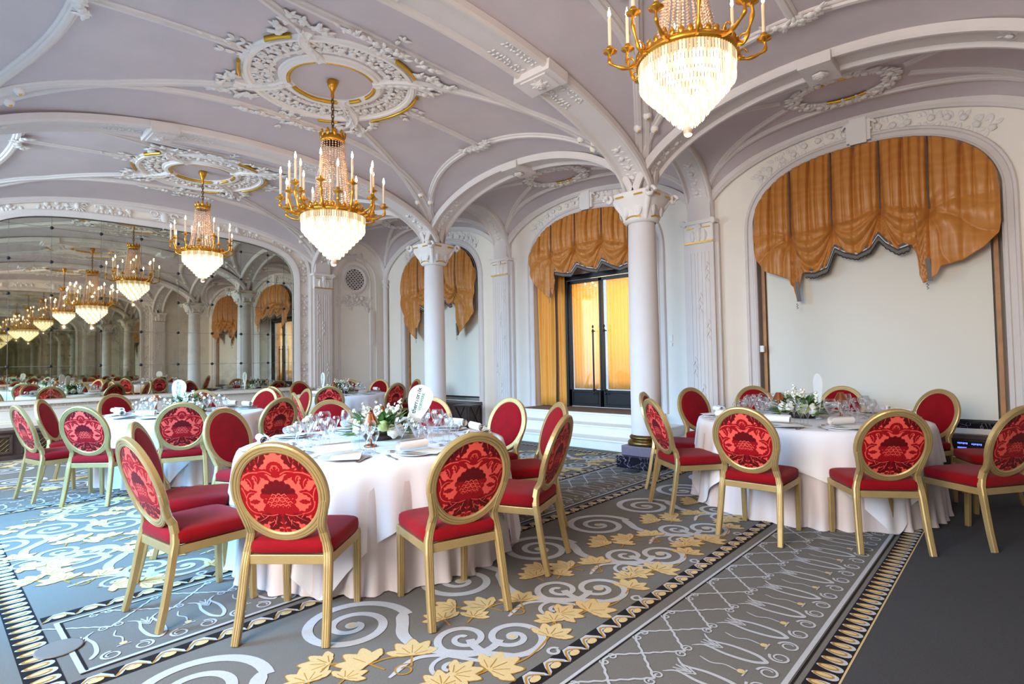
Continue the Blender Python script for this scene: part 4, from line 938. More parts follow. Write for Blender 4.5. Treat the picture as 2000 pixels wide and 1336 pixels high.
# ------------------------------------------------------------------ chandeliers
def chandelier(loc, sc, narm, ztop, label):
    t = thing('chandelier', label, 'chandelier', loc, 0, 'gilt and crystal chandeliers')
    hz = lambda z: z*sc
    m = MB(); m.blob((0,0,.035*sc), .036*sc, 14, 10); obj('crystal_ball', m, M['crystal'], t)
    radii = [.335,.330,.30,.262,.224,.186,.148,.110,.07]; zs = [.545,.47,.42,.37,.325,.28,.235,.19,.145]; ln = [.10,.11,.10,.09,.085,.08,.08,.08,.07]
    for k, (r, z, l) in enumerate(zip(radii, zs, ln)):
        m = MB(); n = max(10, int(2*PI*r/.024)); r, z, l = r*sc, z*sc, l*sc
        for i in range(n):
            a = 2*PI*i/n; c_, s_ = math.cos(a), math.sin(a); w = .0095*sc; R_ = np.array((c_, s_, 0)); T_ = np.array((-s_, c_, 0)); p = R_*r+np.array((0,0,z)); d = np.array((0,0,-1.))
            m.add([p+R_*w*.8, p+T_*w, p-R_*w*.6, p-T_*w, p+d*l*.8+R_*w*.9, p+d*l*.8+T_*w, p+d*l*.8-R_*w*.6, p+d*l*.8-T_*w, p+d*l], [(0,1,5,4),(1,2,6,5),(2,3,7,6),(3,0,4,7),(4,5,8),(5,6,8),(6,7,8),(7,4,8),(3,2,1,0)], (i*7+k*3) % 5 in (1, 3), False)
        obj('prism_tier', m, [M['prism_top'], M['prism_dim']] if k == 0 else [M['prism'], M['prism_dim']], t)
    m = MB(); m.lathe([(.33*sc, hz(.535)),(.355*sc, hz(.54)),(.36*sc, hz(.565)),(.35*sc, hz(.59)),(.33*sc, hz(.60)),(.318*sc, hz(.57)),(.33*sc, hz(.535))], 48, cap=False)
    for i in range(36):
        a = 2*PI*i/36; m.leaf((.345*sc*math.cos(a), .345*sc*math.sin(a), hz(.575)), (0,0,1), (math.cos(a), math.sin(a), 0), .06*sc, .045*sc)
    obj('gilt_ring', m, M['brass'], t)
    for i in range(narm):
        a = 2*PI*i/narm+.1; hi = i % 2; ro, zc = ((.545, .665), (.455, .80))[hi]; ro *= sc; zc = hz(zc); c_, s_ = math.cos(a), math.sin(a)
        P = [(.345, .56), (.40, .535), (.45 if not hi else .42, .54 if not hi else .58), (ro/sc-.01, .575 if not hi else .66), (ro/sc+.012, zc/sc-.06), (ro/sc, zc/sc)]
        tt = np.linspace(0, 1, 16); px = np.interp(tt, np.linspace(0,1,6), [p[0] for p in P]); pz = np.interp(tt, np.linspace(0,1,6), [p[1] for p in P])
        for _ in range(2): px[1:-1] = (px[:-2]+2*px[1:-1]+px[2:])/4; pz[1:-1] = (pz[:-2]+2*pz[1:-1]+pz[2:])/4
        m = MB(); m.tube([(x*sc*c_, x*sc*s_, z*sc) for x, z in zip(px, pz)], [(.013+.004*math.sin(q*1.3))*sc for q in range(16)], 8)
        cc = [((.40+.028*math.cos(q*.55))*sc, (.585+.028*math.sin(q*.55))*sc) for q in range(10)]; m.tube([(x*c_, x*s_, z) for x, z in cc], .007*sc, 6)
        ar = obj('arm', m, M['brass'], t); x, y = ro*c_, ro*s_
        m = MB(); m.lathe([(.008*sc, -.02*sc),(.02*sc, -.006*sc),(.05*sc, .006*sc),(.052*sc, .012*sc),(.02*sc, .008*sc),(.016*sc, .02*sc),(.022*sc, .045*sc),(.018*sc, .05*sc)], 16, (x, y, zc)); obj('drip_pan', m, M['brass'], ar)
        m = MB(); m.lathe([(.0125*sc, .045*sc),(.0125*sc, .26*sc),(.009*sc, .268*sc)], 10, (x, y, zc)); obj('candle', m, M['candle'], ar)
        m = MB(); m.lathe([(.003*sc, .266*sc),(.012*sc, .288*sc),(.010*sc, .31*sc),(.001*sc, .345*sc)], 8, (x, y, zc)); obj('flame', m, M['flame'], ar)
    # rope cone of crystal strands
    m = MB(); nb = 34
    for q in range(nb):
        f = q/(nb-1); r = (.118+(.235-.118)*(f**1.7))*sc; z = hz(1.385-.80*f); b = .0125*sc*(1+.35*f)
        vs = [(r+b,0,z),(r,b,z),(r-b,0,z),(r,-b,z),(r,0,z+b*.95),(r,0,z-b*.95)]; m.add(vs, [(0,1,4),(1,2,4),(2,3,4),(3,0,4),(1,0,5),(2,1,5),(3,2,5),(0,3,5)], 0, True)
    me = m.mesh('crystal_strand', M['crystal'])
    for q in range(24): link('crystal_strand', me, t, (0,0,0), 2*PI*q/24)
    m = MB(); m.lathe([(.118*sc, hz(1.37)),(.13*sc, hz(1.375)),(.13*sc, hz(1.40)),(.122*sc, hz(1.41)),(.128*sc, hz(1.44)),(.11*sc, hz(1.44)),(.105*sc, hz(1.37))], 32)
    for i in range(10):
        a = 2*PI*i/10; c_, s_ = math.cos(a), math.sin(a); m.leaf((.124*sc*c_, .124*sc*s_, hz(1.42)), (c_*.3, s_*.3, 1), (c_, s_, .0), .085*sc, .05*sc); m.blob((.135*sc*c_, .135*sc*s_, hz(1.475)), .013*sc, 8, 5)
    m.lathe([(.0, hz(1.44)),(.03*sc, hz(1.46)),(.012*sc, hz(1.5)),(.012*sc, hz(1.54))], 12, cap=False); obj('crown', m, M['brass'], t)
    top = ztop-loc[2]; m = MB(); z = hz(1.53); i = 0
    while z < top-.20:
        P = []
        for q in range(12):
            an = 2*PI*q/12; u, w = .014*math.cos(an), .028*math.sin(an); P.append((u, 0, z+.02+w) if i % 2 else (0, u, z+.02+w))
        m.tube(P, .0062, 6, closed=True); z += .041; i += 1
    obj('chain', m, M['bronze'], t)
    m = MB(); m.lathe([(.012, top-.21),(.02, top-.18),(.018, top-.14),(.03, top-.11),(.045, top-.075),(.055, top-.06),(.052, top-.045),(.062, top-.03),(.055, top-.012),(.05, top)], 28); obj('ceiling_canopy', m, M['brass'], t)
    for nm, z, r, e in (('bulb_glow', .80, .02, 3.5*sc), ('bulb_glow', 1.1, .02, 2*sc), ('bowl_glow', -.03, .012, 20*sc)):
        l = bpy.data.lights.new(nm, 'POINT'); l.energy = e; l.color = (1, .70, .44); l.shadow_soft_size = r*sc; o = bpy.data.objects.new(nm, l); COL.objects.link(o); o.parent = t; o.location = (0, 0, hz(z))
ZCAN = Z0+HV+DOME
chandelier((XM, Y1, 2.66), .82, 12, ZCAN, 'small gilt crystal chandelier at upper right, nearest the viewer, partly cut off')
chandelier((XM, Y1+L, 2.42), 1.0, 18, ZCAN, 'largest gilt chandelier with crystal bowl above the nearest table')
chandelier((XM, Y1+2*L, 2.69), .86, 12, ZCAN, 'small gilt crystal chandelier hanging nearest the large wall mirror')
# ------------------------------------------------------------------ chairs
def damask_field(u, v):
    a = np.abs(u)
    ci = lambda x, y, r: r-np.hypot(a-x, v-y)
    def el(x, y, rx, ry, rot=0):
        c_, s_ = math.cos(rot), math.sin(rot); X = (a-x)*c_+(v-y)*s_; Y = -(a-x)*s_+(v-y)*c_; return (1-np.sqrt((X/rx)**2+(Y/ry)**2))*min(rx, ry)
    def cap(x0, y0, x1, y1, r0, r1=None):
        r1 = r0 if r1 is None else r1; dx, dy = x1-x0, y1-y0; t = np.clip(((a-x0)*dx+(v-y0)*dy)/(dx*dx+dy*dy), 0, 1); return r0+(r1-r0)*t-np.hypot(a-x0-t*dx, v-y0-t*dy)
    mx = lambda *q: np.maximum.reduce(q)
    crown = mx(ci(0,.25,.085), ci(.13,.22,.085), ci(.25,.15,.085), ci(.35,.05,.08), ci(.40,-.07,.075), el(0,-.02,.37,.23))
    body = mx(el(0,-.28,.36,.27), el(.2,-.42,.25,.14), ci(.36,-.2,.06), ci(.33,-.33,.06))
    cut = np.full_like(u, -9.)
    for j, (vv, xm) in enumerate(((-.05,.24),(-.13,.32),(-.21,.30),(-.30,.22))):
        for k in range(-1, 5):
            x = .13*k+(.065 if j % 2 else 0)
            if abs(x) > xm: continue
            vc = vv-.9*x*x*.5; d = np.hypot(a-x, v-vc+.02); th = np.arctan2(v-vc+.02, a-x); cut = np.maximum(cut, np.where((v > vc-.015), .012-np.abs(d-.055-.008*np.cos(5*th)), -9))
            cut = np.maximum(cut, .010-np.hypot((a-x), (v-vc+.03)*.6))
    def lf(x0, y0, x1, y1, w, k=3, bend=0):
        dx, dy = x1-x0, y1-y0; ln = math.hypot(dx, dy); t = ((a-x0)*dx+(v-y0)*dy)/ln**2; p = ((a-x0)*dy-(v-y0)*dx)/ln; tc = np.clip(t, 0, 1)
        p = p-bend*4*tc*(1-tc); wd = w*np.sin(PI*(.12+.84*tc))**.7*(.72+.34*np.abs(np.cos(k*PI*tc))); return wd-np.hypot(p, (t-tc)*ln)
    def vn_(x0, y0, x1, y1, bend=0, w=.0085):
        dx, dy = x1-x0, y1-y0; ln = math.hypot(dx, dy); t = ((a-x0)*dx+(v-y0)*dy)/ln**2; p = ((a-x0)*dy-(v-y0)*dx)/ln; tc = np.clip(t, 0, 1); p = p-bend*4*tc*(1-tc); return w*(1.2-.7*tc)-np.hypot(p, (t-tc)*ln)
    low = mx(cap(0,-.50,.30,-.46,.12,.08), lf(.02,-.5,.68,-.50,.13,4,.05), lf(.10,-.52,.36,-.92,.16,4,.04), lf(.28,-.52,.72,-.76,.13,4,.02))
    stem = mx(lf(0,-.60,0,-1.0,.075,3), ci(.08,-.80,.05), ci(.10,-.94,.055))
    cut = mx(cut, vn_(.14,-.58,.32,-.86,.03), vn_(.34,-.55,.66,-.72,.02), vn_(.10,-.52,.58,-.49,.05), vn_(.22,-.66,.18,-.80), vn_(.25,-.70,.40,-.78), vn_(.48,-.60,.55,-.52), cap(.03,-.76,.07,-.72,.010), cap(.02,-.90,.06,-.86,.010))
    rose = ci(0,.57,.15)
    for k in range(9): an = k*PI/8-PI/2; rose = mx(rose, ci(abs(.155*math.cos(an)), .57+.14*math.sin(an), .06))
    for R_, z_ in ((.05,.61),(.10,.57)): cut = mx(cut, np.where(v > z_-.04, .009-np.abs(np.hypot(a, v-z_)-R_-.008*np.cos(6*np.arctan2(v-z_, a))), -9))
    arm = mx(lf(.04,.44,.50,.52,.062,4,-.05), lf(.42,.50,.95,.30,.105,5,-.07), lf(.44,.46,.16,.30,.062,3,.03), lf(.52,.48,.47,.24,.085,3,.03), lf(.76,.40,.62,.12,.10,4,.04), lf(.30,.50,.52,.62,.045,2))
    cut = mx(cut, vn_(.12,.46,.46,.50,-.05,.012), vn_(.46,.50,.92,.30,-.07,.013), vn_(.54,.42,.49,.28,.03,.011), vn_(.73,.34,.65,.16,.03,.012), vn_(.66,.50,.84,.42,0,.012), vn_(.80,.58,.96,.42,0,.012))
    side = mx(lf(.93,.16,.84,-.34,.095,4,.04), lf(.84,-.12,.54,.04,.08,3,.05), lf(.88,-.18,.46,-.54,.11,5,-.10), lf(.99,.06,.95,-.48,.075,4,.0), lf(.72,-.22,.50,-.20,.065,3), lf(.92,-.42,.72,-.62,.075,3), ci(.98,.62,.07))
    cut = mx(cut, vn_(.92,.12,.85,-.28,.04,.012), vn_(.82,-.10,.60,.01,.05,.012), vn_(.86,-.22,.52,-.50,-.10,.013), cap(.60,-.04,.60,-.05,.016))
    corner = mx(lf(.26,1.0,.40,.64,.14,3,-.02), lf(.60,.98,.60,.56,.15,3), lf(.84,.80,.74,.50,.11,3), ci(.14,.99,.08))
    cut = mx(cut, vn_(.33,.94,.40,.72), vn_(.60,.92,.60,.66), vn_(.47,.82,.46,.92), vn_(.66,.74,.72,.84))
    vel = np.minimum(mx(crown, body, low, stem, rose, arm, side, corner), -cut)
    tone = np.clip(.5+mx(np.where(v > -.02-.10*np.cos(a*9)*.4-.1*a, crown, -1), lf(.10,-.60,.36,-.92,.17,4,.04), lf(.34,-.56,.74,-.76,.13,4,.02), corner)*14, 0, 1)
    return vel, tone
RZ, RA, RB = .728, .215, .228       # oval back: centre height, half width, half height of the frame line
bplane = lambda z: -.205-(z-.48)*.33
REED = [(-.024,-.014),(-.024,.010),(-.016,.015),(-.009,.015),(-.0075,.011),(-.006,.015),(.006,.015),(.0075,.011),(.009,.015),(.016,.015),(.024,.010),(.024,-.014),(.016,-.018),(.009,-.018),(.0075,-.014),(.006,-.018),(-.006,-.018),(-.0075,-.014),(-.009,-.018),(-.016,-.018)]
def make_chair(label):
    t = thing('banquet_chair', label, 'chair', group='red oval-backed banquet chairs')
    m = MB(); m.sup((0, .0, .447), (.232, .228, .046), .42, .30); obj('seat', m, M['velvet'], t)
    m = MB()
    for y0, y1, x0, x1 in ((-.222,-.198,-.215,.215), (.198,.222,-.215,.215), (-.222,.222,-.222,-.198), (-.222,.222,.198,.222)): m.box(x0, x1, y0, y1, .362, .408)
    obj('seat_frame', m, M['gold'], t, bevel=.003)
    for sg in (-1, 1):
        m = MB(); m.sweep([(sg*.205,.206,.40),(sg*.204,.209,.2),(sg*.203,.214,.0)], [(a*.80, b*1.15) for a, b in REED], (0,1,0), scale=[1,.95,.88], smooth=False); obj('leg', m, M['gold'], t)
        m = MB(); K = [(.222,-.290,0),(.217,-.262,.12),(.212,-.238,.25),(.208,-.220,.36),(.203,-.208,.42),(.192,-.204,.47),(.181,-.210,.52),(.181,bplane(.56)-.002,.56),(.190,bplane(.60)-.003,.60),(.203,bplane(.645)-.003,.645),(.213,bplane(.69)-.003,.69)]
        m.sweep([(sg*x, y, z) for x, y, z in K], [(a*.86, b*1.1) for a, b in REED], (0,-1,.2), scale=[.90,.93,.97,1,1,1,1,1,1,.95,.85], smooth=False); obj('leg', m, M['gold'], t)
    m = MB(); P = []
    for i in range(56):
        a = 2*PI*i/56; z = RZ+RB*math.sin(a); P.append((RA*math.cos(a), bplane(z), z))
    nb = np.array((0,-1.,-.33)); nb /= np.linalg.norm(nb); m.sweep(P, [(x*1.0, y) for x, y in REED], nb, closed=True, smooth=False); obj('back_frame', m, M['gold'], t)
    def pad(front, n):
        g = np.linspace(-1, 1, n+1); X, Y = np.meshgrid(g, g, indexing='ij'); U = X*np.sqrt(1-Y*Y/2); V = Y*np.sqrt(1-X*X/2); r2 = U*U+V*V
        ra, rb = RA-.018, RB-.018; zz = RZ+rb*V; d = (.016+.026*np.sqrt(np.clip(1-r2, 0, 1))) if front else -(.004+.014*np.sqrt(np.clip(1-r2, 0, 1)))
        m = MB(); pts = np.stack([ra*U, bplane(zz)+d*.98, zz+d*.2*.0], -1); m.grid(pts if not front else pts[::-1]); return m, U, V
    m, _, _ = pad(True, 18); obj('backrest', m, M['velvet'], t)
    m, U, V = pad(False, 150); o = obj('damask_panel', m, M['damask'], t)
    vel, tone = damask_field(U, V); me = o.data
    at = me.attributes.new('pile', 'FLOAT', 'POINT'); at.data.foreach_set('value', np.clip(.5-vel*9, 0, 1).ravel().astype(np.float32))
    at = me.attributes.new('tone', 'FLOAT', 'POINT'); at.data.foreach_set('value', tone.ravel().astype(np.float32))
    return t
TAB = {'A': (2.39, 3.64), 'B': (2.32, 7.82), 'C': (5.60, 9.75), 'D': (5.70, 1.52)}
TRS = {'A': .96, 'B': .90, 'C': .86, 'D': .96}
def far(tab, px, R, nearest=False):
    # bearing from the viewer to a point on the circle of chair backs
    c = TAB[tab]; az = math.radians(42.866)-math.atan((px-1000)/1075.9); d = np.array((math.cos(az), math.sin(az))); b = d@np.array(c); q = c[0]**2+c[1]**2-R*R; disc = b*b-q
    s_ = b+(math.sqrt(disc) if disc > 0 else 0)*(-1 if nearest else 1); return tuple(d*s_)
# (table, top of the chair back on the floor plan, turn, where)
CH = [
 ('A', (1.175, 2.635), .0, 'front left of the nearest table, damask back to viewer', 'front left'),
 ('A', (1.965, 2.125), .0, 'front right of the nearest table, damask back to viewer', 'front right'),
 ('A', (.795, 3.465), .0, 'left of the nearest table, seen edge-on', 'left edge-on chair'),
 ('A', (1.02, 4.32), .0, 'left of the nearest table, behind the edge-on one', 'left chair behind edge-on one'),
 ('A', far('A', 442, 1.50), .0, 'far left of the nearest table, dark plain back facing viewer', 'far left'),
 ('A', far('A', 645, 1.50), .0, 'far side of the nearest table behind its flowers', 'far side'),
 ('A', far('A', 838, 1.50), .0, 'far right of the nearest table behind its paper fan', 'far right'),
 ('A', far('A', 990, 1.50), .0, 'right of the nearest table, bright plain back facing viewer', 'right, bright plain chair'),
 ('A', far('A', 1082, 1.48), .0, 'right of the nearest table, half hidden by an edge-on one', 'right, half-hidden chair'),
 ('A', (2.90, 2.275), .0, 'right of the nearest table, nearest edge-on one', 'right edge-on chair'),
 ('D', (4.11, 1.52), .0, 'front left of the right-hand table, damask back to viewer', 'front left'),
 ('D', (4.44, .655), .0, 'front right of the right-hand table, damask back to viewer', 'front right'),
 ('D', (4.52, 2.45), .0, 'left of the right-hand table, damask seen edge-on', 'left edge-on chair'),
 ('D', far('D', 1262, 1.50), .0, 'left of the right-hand table, behind the edge-on one', 'left rear chair'),
 ('D', far('D', 1350, 1.52), .0, 'before the white pilaster beyond the right-hand table', 'pilaster side'),
 ('D', far('D', 1470, 1.52), .0, 'far side of the right-hand table, left of its flowers', 'far side left'),
 ('D', far('D', 1640, 1.52), .0, 'far side of the right-hand table behind its fan', 'far side behind the fan'),
 ('D', far('D', 1825, 1.52), .0, 'far right of the right-hand table before the panelling', 'far right'),
 ('D', (6.40, -.06), .0, 'cut by the right picture edge, farther of two', 'right, farther cut-off chair'),
 ('D', (5.17, .01), -.26, 'cut by the right picture edge, nearer of two', 'right, nearer cut-off chair'),
 ('B', (.72, 7.48), .0, 'far left picture edge, seen edge-on by the mirror', 'left edge-on chair'),
 ('B', (1.02, 8.46), .0, 'dark back left of the mirror-side table', 'left dark chair'),
 ('B', (1.09, 6.69), .0, 'front left of the mirror-side table, damask back to viewer', 'front left'),
 ('B', (1.83, 9.09), .0, 'far side of the mirror-side table, close under the mirror', 'far side'),
 ('B', (1.83, 6.30), .0, 'front middle of the mirror-side table, damask back to viewer', 'front middle'),
 ('B', (2.74, 6.08), .0, 'front right of the mirror-side table, dark damask back', 'front right'),
 ('B', (3.60, 8.50), .0, 'far right of the mirror-side table, plain back with pale frame', 'far right'),
 ('B', (2.90, 9.07), .0, 'far side of the mirror-side table behind its copper lamp', 'behind the lamp'),
 ('B', (3.84, 7.72), .0, 'right of the mirror-side table, plain back seen edge-on', 'right edge-on chair'),
 ('C', (5.50, 11.25), .0, 'far left of the corner table, dark plain back', 'far left'),
 ('C', (4.60, 8.38), .0, 'front left of the corner table, damask back to viewer', 'front left'),
 ('C', (6.50, 10.97), .0, 'far side of the corner table behind its flowers', 'far side'),
 ('C', (6.98, 10.53), .0, 'far right of the corner table by the end wall', 'far right'),
 ('C', (5.78, 8.20), .0, 'front right of the corner table, damask back to viewer', 'front right'),
 ('C', (7.15, 9.45), .0, 'right of the corner table, mostly hidden by the back column', 'right behind the column'),
 ('C', (4.05, 9.21), .0, 'left of the corner table, bright damask back', 'left'),
]
proto = None; SEATS = []
def put_chair(x, y, rot, label):
    global proto
    if proto is None: proto = make_chair(label); proto.location = (x, y, .003); proto.rotation_euler = (0,0,rot)
    else: dup(proto, (x, y, .003), rot, label)
for tb, (tx, ty), turn, where, short in CH:
    c = TAB[tb]; d = np.array((c[0]-tx, c[1]-ty)); R = np.linalg.norm(d); d /= R; x, y = np.array((tx, ty))+d*.31
    put_chair(x, y, math.atan2(d[1], d[0])-PI/2+turn, 'gold-framed red chair '+where); SEATS.append((tb, math.atan2(-d[1], -d[0]), short))
put_chair(3.62, 6.78, -PI/2-.25, 'gold-framed red chair turned sideways between the nearest and corner tables')
# ------------------------------------------------------------------ tables and linen
TN = {'A': 'nearest table', 'B': 'mirror-side table', 'C': 'corner table', 'D': 'right-hand table'}
TH = .75
def drape(r, drop, amp, nf, seed, n=240, nv=14, flare=.10, ztop=TH, floor=.004):
    rnd = random.Random(seed); p1, p2 = rnd.random()*6, rnd.random()*6; m = MB(); P = []
    for rr in (.02, .3, .6, .85, .97): P.append([(r*rr*math.cos(2*PI*i/n), r*rr*math.sin(2*PI*i/n), ztop) for i in range(n)])
    for j in range(nv+1):
        t = j/nv; row = []
        for i in range(n):
            a = 2*PI*i/n; d = drop(a); z = ztop-.006-d*t; k = min(1, d*t/.74)
            w = 1.6*abs(math.sin(nf*.5*a+p1+1.5*math.sin(2*a+p2)))-.9+.5*math.sin(nf*1.7*a+p2+math.sin(3*a)); rad = r+.012*min(1, t*8)+flare*k*.5+amp*k*(w+.4)
            if z < floor: rad += (floor-z)*.5; z = floor+.004*(1+math.sin(9*a))*.5
            row.append((rad*math.cos(a), rad*math.sin(a), z))
        P.append(row)
    m.grid([q[::-1] for q in P], 0, True, cv=True); return m
CORNER = {'A': math.radians(-142), 'B': math.radians(-120), 'C': math.radians(-110), 'D': math.radians(-133)}
def sq(a, s): return s/max(abs(math.cos(a)), abs(math.sin(a)))-s+.30
for tb, (cx, cy) in TAB.items():
    TR = TRS[tb]; nm = TN[tb]; nth = list(TAB).index(tb)
    t = thing('banquet_table', 'round table under the white cloth, the '+nm, 'table', (cx, cy, 0), 0, 'round banquet tables')
    m = MB(); m.lathe([(0,.715),(TR-.01,.715),(TR-.004,.73),(TR-.01,.742),(0,.742)], 60, cap=False); obj('tabletop', m, M['darkbrown'], t)
    m = MB(); m.lathe([(.3,.003),(.3,.03),(.06,.07),(.05,.6),(.2,.715)], 24); obj('pedestal', m, M['darkbrown'], t)
    m = drape(TR, lambda a: .752, .040, 24, 3+nth, ztop=TH-.003, flare=.05); tag(obj('underlay_cloth', m, M['under'], loc=(cx, cy, 0)), 'floor-length grey underlay cloth of the '+nm, 'tablecloth', 'grey underlay tablecloths')
    ca = CORNER[tb]-PI/4; m = drape(TR+.004, lambda a: sq(a-ca, TR+.31), .045, 18, 13+nth, ztop=TH+.002, flare=.10, floor=.012); tag(obj('tablecloth', m, M['cloth'], loc=(cx, cy, 0)), 'square white tablecloth draped over the '+nm, 'tablecloth', 'square white tablecloths')
ZT = TH+.004
# ------------------------------------------------------------------ table ware
def tableware_proto():
    D = {}
    def g(R, H, st, seg=18):
        m = MB(); hb = H-st; pr = [(.032,0),(.033,.003),(.008,.010),(.0042,.02),(.0038,st-.02),(.008,st-.004)]
        pr += [(R*math.sin(PI*(.10+.62*q)), st+hb*(q**.85)) for q in np.linspace(.06, 1, 10)]
        m.lathe(pr, seg, cap=False); return m
    D['red_wine_glass'] = g(.050, .215, .095); D['white_wine_glass'] = g(.041, .205, .100); D['water_glass'] = g(.037, .175, .080); D['port_glass'] = g(.030, .150, .075)
    m = MB(); m.lathe([(.07,0),(.075,.004),(.125,.012),(.128,.016),(.122,.0155),(.08,.008),(.0,.007)], 40); D['plate'] = m
    m = MB(); th = np.linspace(0, 2.2*2*PI, 46); rad = np.linspace(.010, .036, 46)
    A = [[(x+.003*math.sin(k), r*math.cos(k), .037+r*math.sin(k)*.95) for k, r in zip(th, rad)] for x in np.linspace(-.105, .105, 6)]; m.grid(A); D['napkin'] = m
    m = MB(); m.box(-.09,.09,-.13,.13,0,.0015); m.add([(-.09,-.13,.002),(.09,-.13,.002),(.09,.13,.016),(-.09,.13,.016)], [(0,1,2,3)], 0, False); D['menu_card'] = m
    m = MB(); m.sweep([(0,-.10,.006),(0,-.02,.005),(0,.03,.006)], [(-.008,-.0015),(-.008,.0015),(.008,.0015),(.008,-.0015)], (0,0,1), scale=[1,.5,.6]); m.box(-.011,.011,.03,.05,.004,.007)
    for q in range(4): m.box(-.011+.0063*q, -.008+.0063*q, .05, .09, .005, .008)
    D['fork'] = m
    m = MB(); m.sweep([(0,-.12,.005),(0,-.02,.006),(0,.0,.006)], [(-.008,-.002),(-.008,.002),(.008,.002),(.008,-.002)], (0,0,1), scale=[1,.7,.7]); m.sweep([(0,0,.005),(.001,.06,.005),(.004,.10,.005)], [(-.010,-.001),(-.010,.001),(.010,.001),(.010,-.001)], (0,0,1), scale=[1,1,.4]); D['knife'] = m
    m = MB(); m.sweep([(0,-.10,.006),(0,-.01,.005),(0,.05,.008)], [(-.008,-.0015),(-.008,.0015),(.008,.0015),(.008,-.0015)], (0,0,1), scale=[1,.5,.45]); m.blob((0,.075,.008), (.018,.028,.006), 12, 6); D['spoon'] = m
    return D
TWM = {'red_wine_glass': 'glass', 'white_wine_glass': 'glass', 'water_glass': 'glass', 'port_glass': 'glass', 'plate': 'china', 'napkin': 'napkin', 'menu_card': 'paper', 'fork': 'steel', 'knife': 'steel', 'spoon': 'steel'}
TWD = {'red_wine_glass': ('large balloon wine glass', 'glass'), 'white_wine_glass': ('tall wine glass', 'glass'), 'water_glass': ('medium stemmed glass', 'glass'), 'port_glass': ('small stemmed glass', 'glass'),
       'plate': ('white plate', 'plate'), 'napkin': ('rolled white napkin', 'napkin'), 'menu_card': ('folded white menu card', 'menu'), 'fork': ('silver fork', 'fork'), 'knife': ('silver knife', 'knife'), 'spoon': ('silver spoon', 'spoon')}
GRP = {'red_wine_glass': 'large wine glasses', 'white_wine_glass': 'tall wine glasses', 'water_glass': 'medium stemmed glasses', 'port_glass': 'small stemmed glasses', 'plate': 'white plates', 'napkin': 'rolled napkins', 'menu_card': 'menu cards', 'fork': 'silver forks', 'knife': 'silver knives', 'spoon': 'silver spoons'}
MESH = {}
for k, m in tableware_proto().items(): MESH[k] = m.mesh(k, M[TWM[k]])
#   kind, along the radius, sideways, turn, lift
LAY = [('plate', .72, 0, 0, 0), ('menu_card', .73, .05, .5, .017), ('napkin', .735, -.02, .2, .031), ('fork', .73, -.165, 0, 0), ('knife', .73, .165, 0, 0), ('spoon', .545, -.02, 1.5, 0),
       ('water_glass', .50, .10, 0, 0), ('red_wine_glass', .41, .02, 0, 0), ('white_wine_glass', .445, .105, 0, 0), ('port_glass', .53, .165, 0, 0)]
for si, (tb, a, short) in enumerate(SEATS):
    cx, cy = TAB[tb]; rnd = random.Random(si+50)
    for kind, r, off, turn, lift in LAY:
        j = rnd.uniform(-.012, .012); r = r+TRS[tb]-.90; x = cx+(r+j)*math.cos(a)-off*math.sin(a); y = cy+(r+j)*math.sin(a)+off*math.cos(a)
        rz = a+PI/2+turn+(rnd.uniform(-.5,.5) if kind in ('menu_card', 'napkin') else rnd.uniform(-.06,.06))
        o = link(kind, MESH[kind], None, (x, y, ZT+lift), rz); d, cat = TWD[kind]; tag(o, '%s on the %s, place: %s' % (d, TN[tb], short), cat, GRP[kind]+' on the tables')
# copper lamps
def lamp(label):
    t = thing('table_lamp', label, 'lamp', group='small copper table lamps')
    m = MB(); m.lathe([(0,0),(.045,0),(.047,.006),(.04,.014),(.014,.02),(.012,.03)], 28); obj('base', m, M['copper'], t)
    m = MB(); m.lathe([(.012,.025),(.0115,.19)], 18); obj('stem', m, M['copper'], t)
    m = MB(); m.lathe([(.056,.168),(.025,.232)], 36, cap=False); m.lathe([(.025,.232),(.023,.236),(0,.237)], 36, cap=False); m.lathe([(.0545,.168),(.0235,.232)], 36, cap=False); m.lathe([(.056,.168),(.0575,.166),(.0545,.166),(.0545,.168)], 36, cap=False); obj('shade', m, M['copper'], t)
    return t
LP = [('A', (2.19, 3.42), 'front of the flowers on the nearest table'), ('A', (2.60, 3.90), 'behind the flowers on the nearest table'), ('D', (5.69, 1.76), 'left of the flowers on the right-hand table'), ('D', (5.92, 1.28), 'right of the fan on the right-hand table'),
      ('B', (2.52, 7.82), 'right of the flowers on the mirror-side table'), ('B', (2.02, 7.95), 'left of the flowers on the mirror-side table'), ('C', (5.42, 9.72), 'left of the flowers on the corner table'), ('C', (5.80, 9.95), 'behind the flowers on the corner table')]
l0 = None
for tb, p, w in LP:
    if l0 is None: l0 = lamp('small copper lamp '+w); l0.location = (*p, ZT)
    else: dup(l0, (*p, ZT), 0, 'small copper lamp '+w)
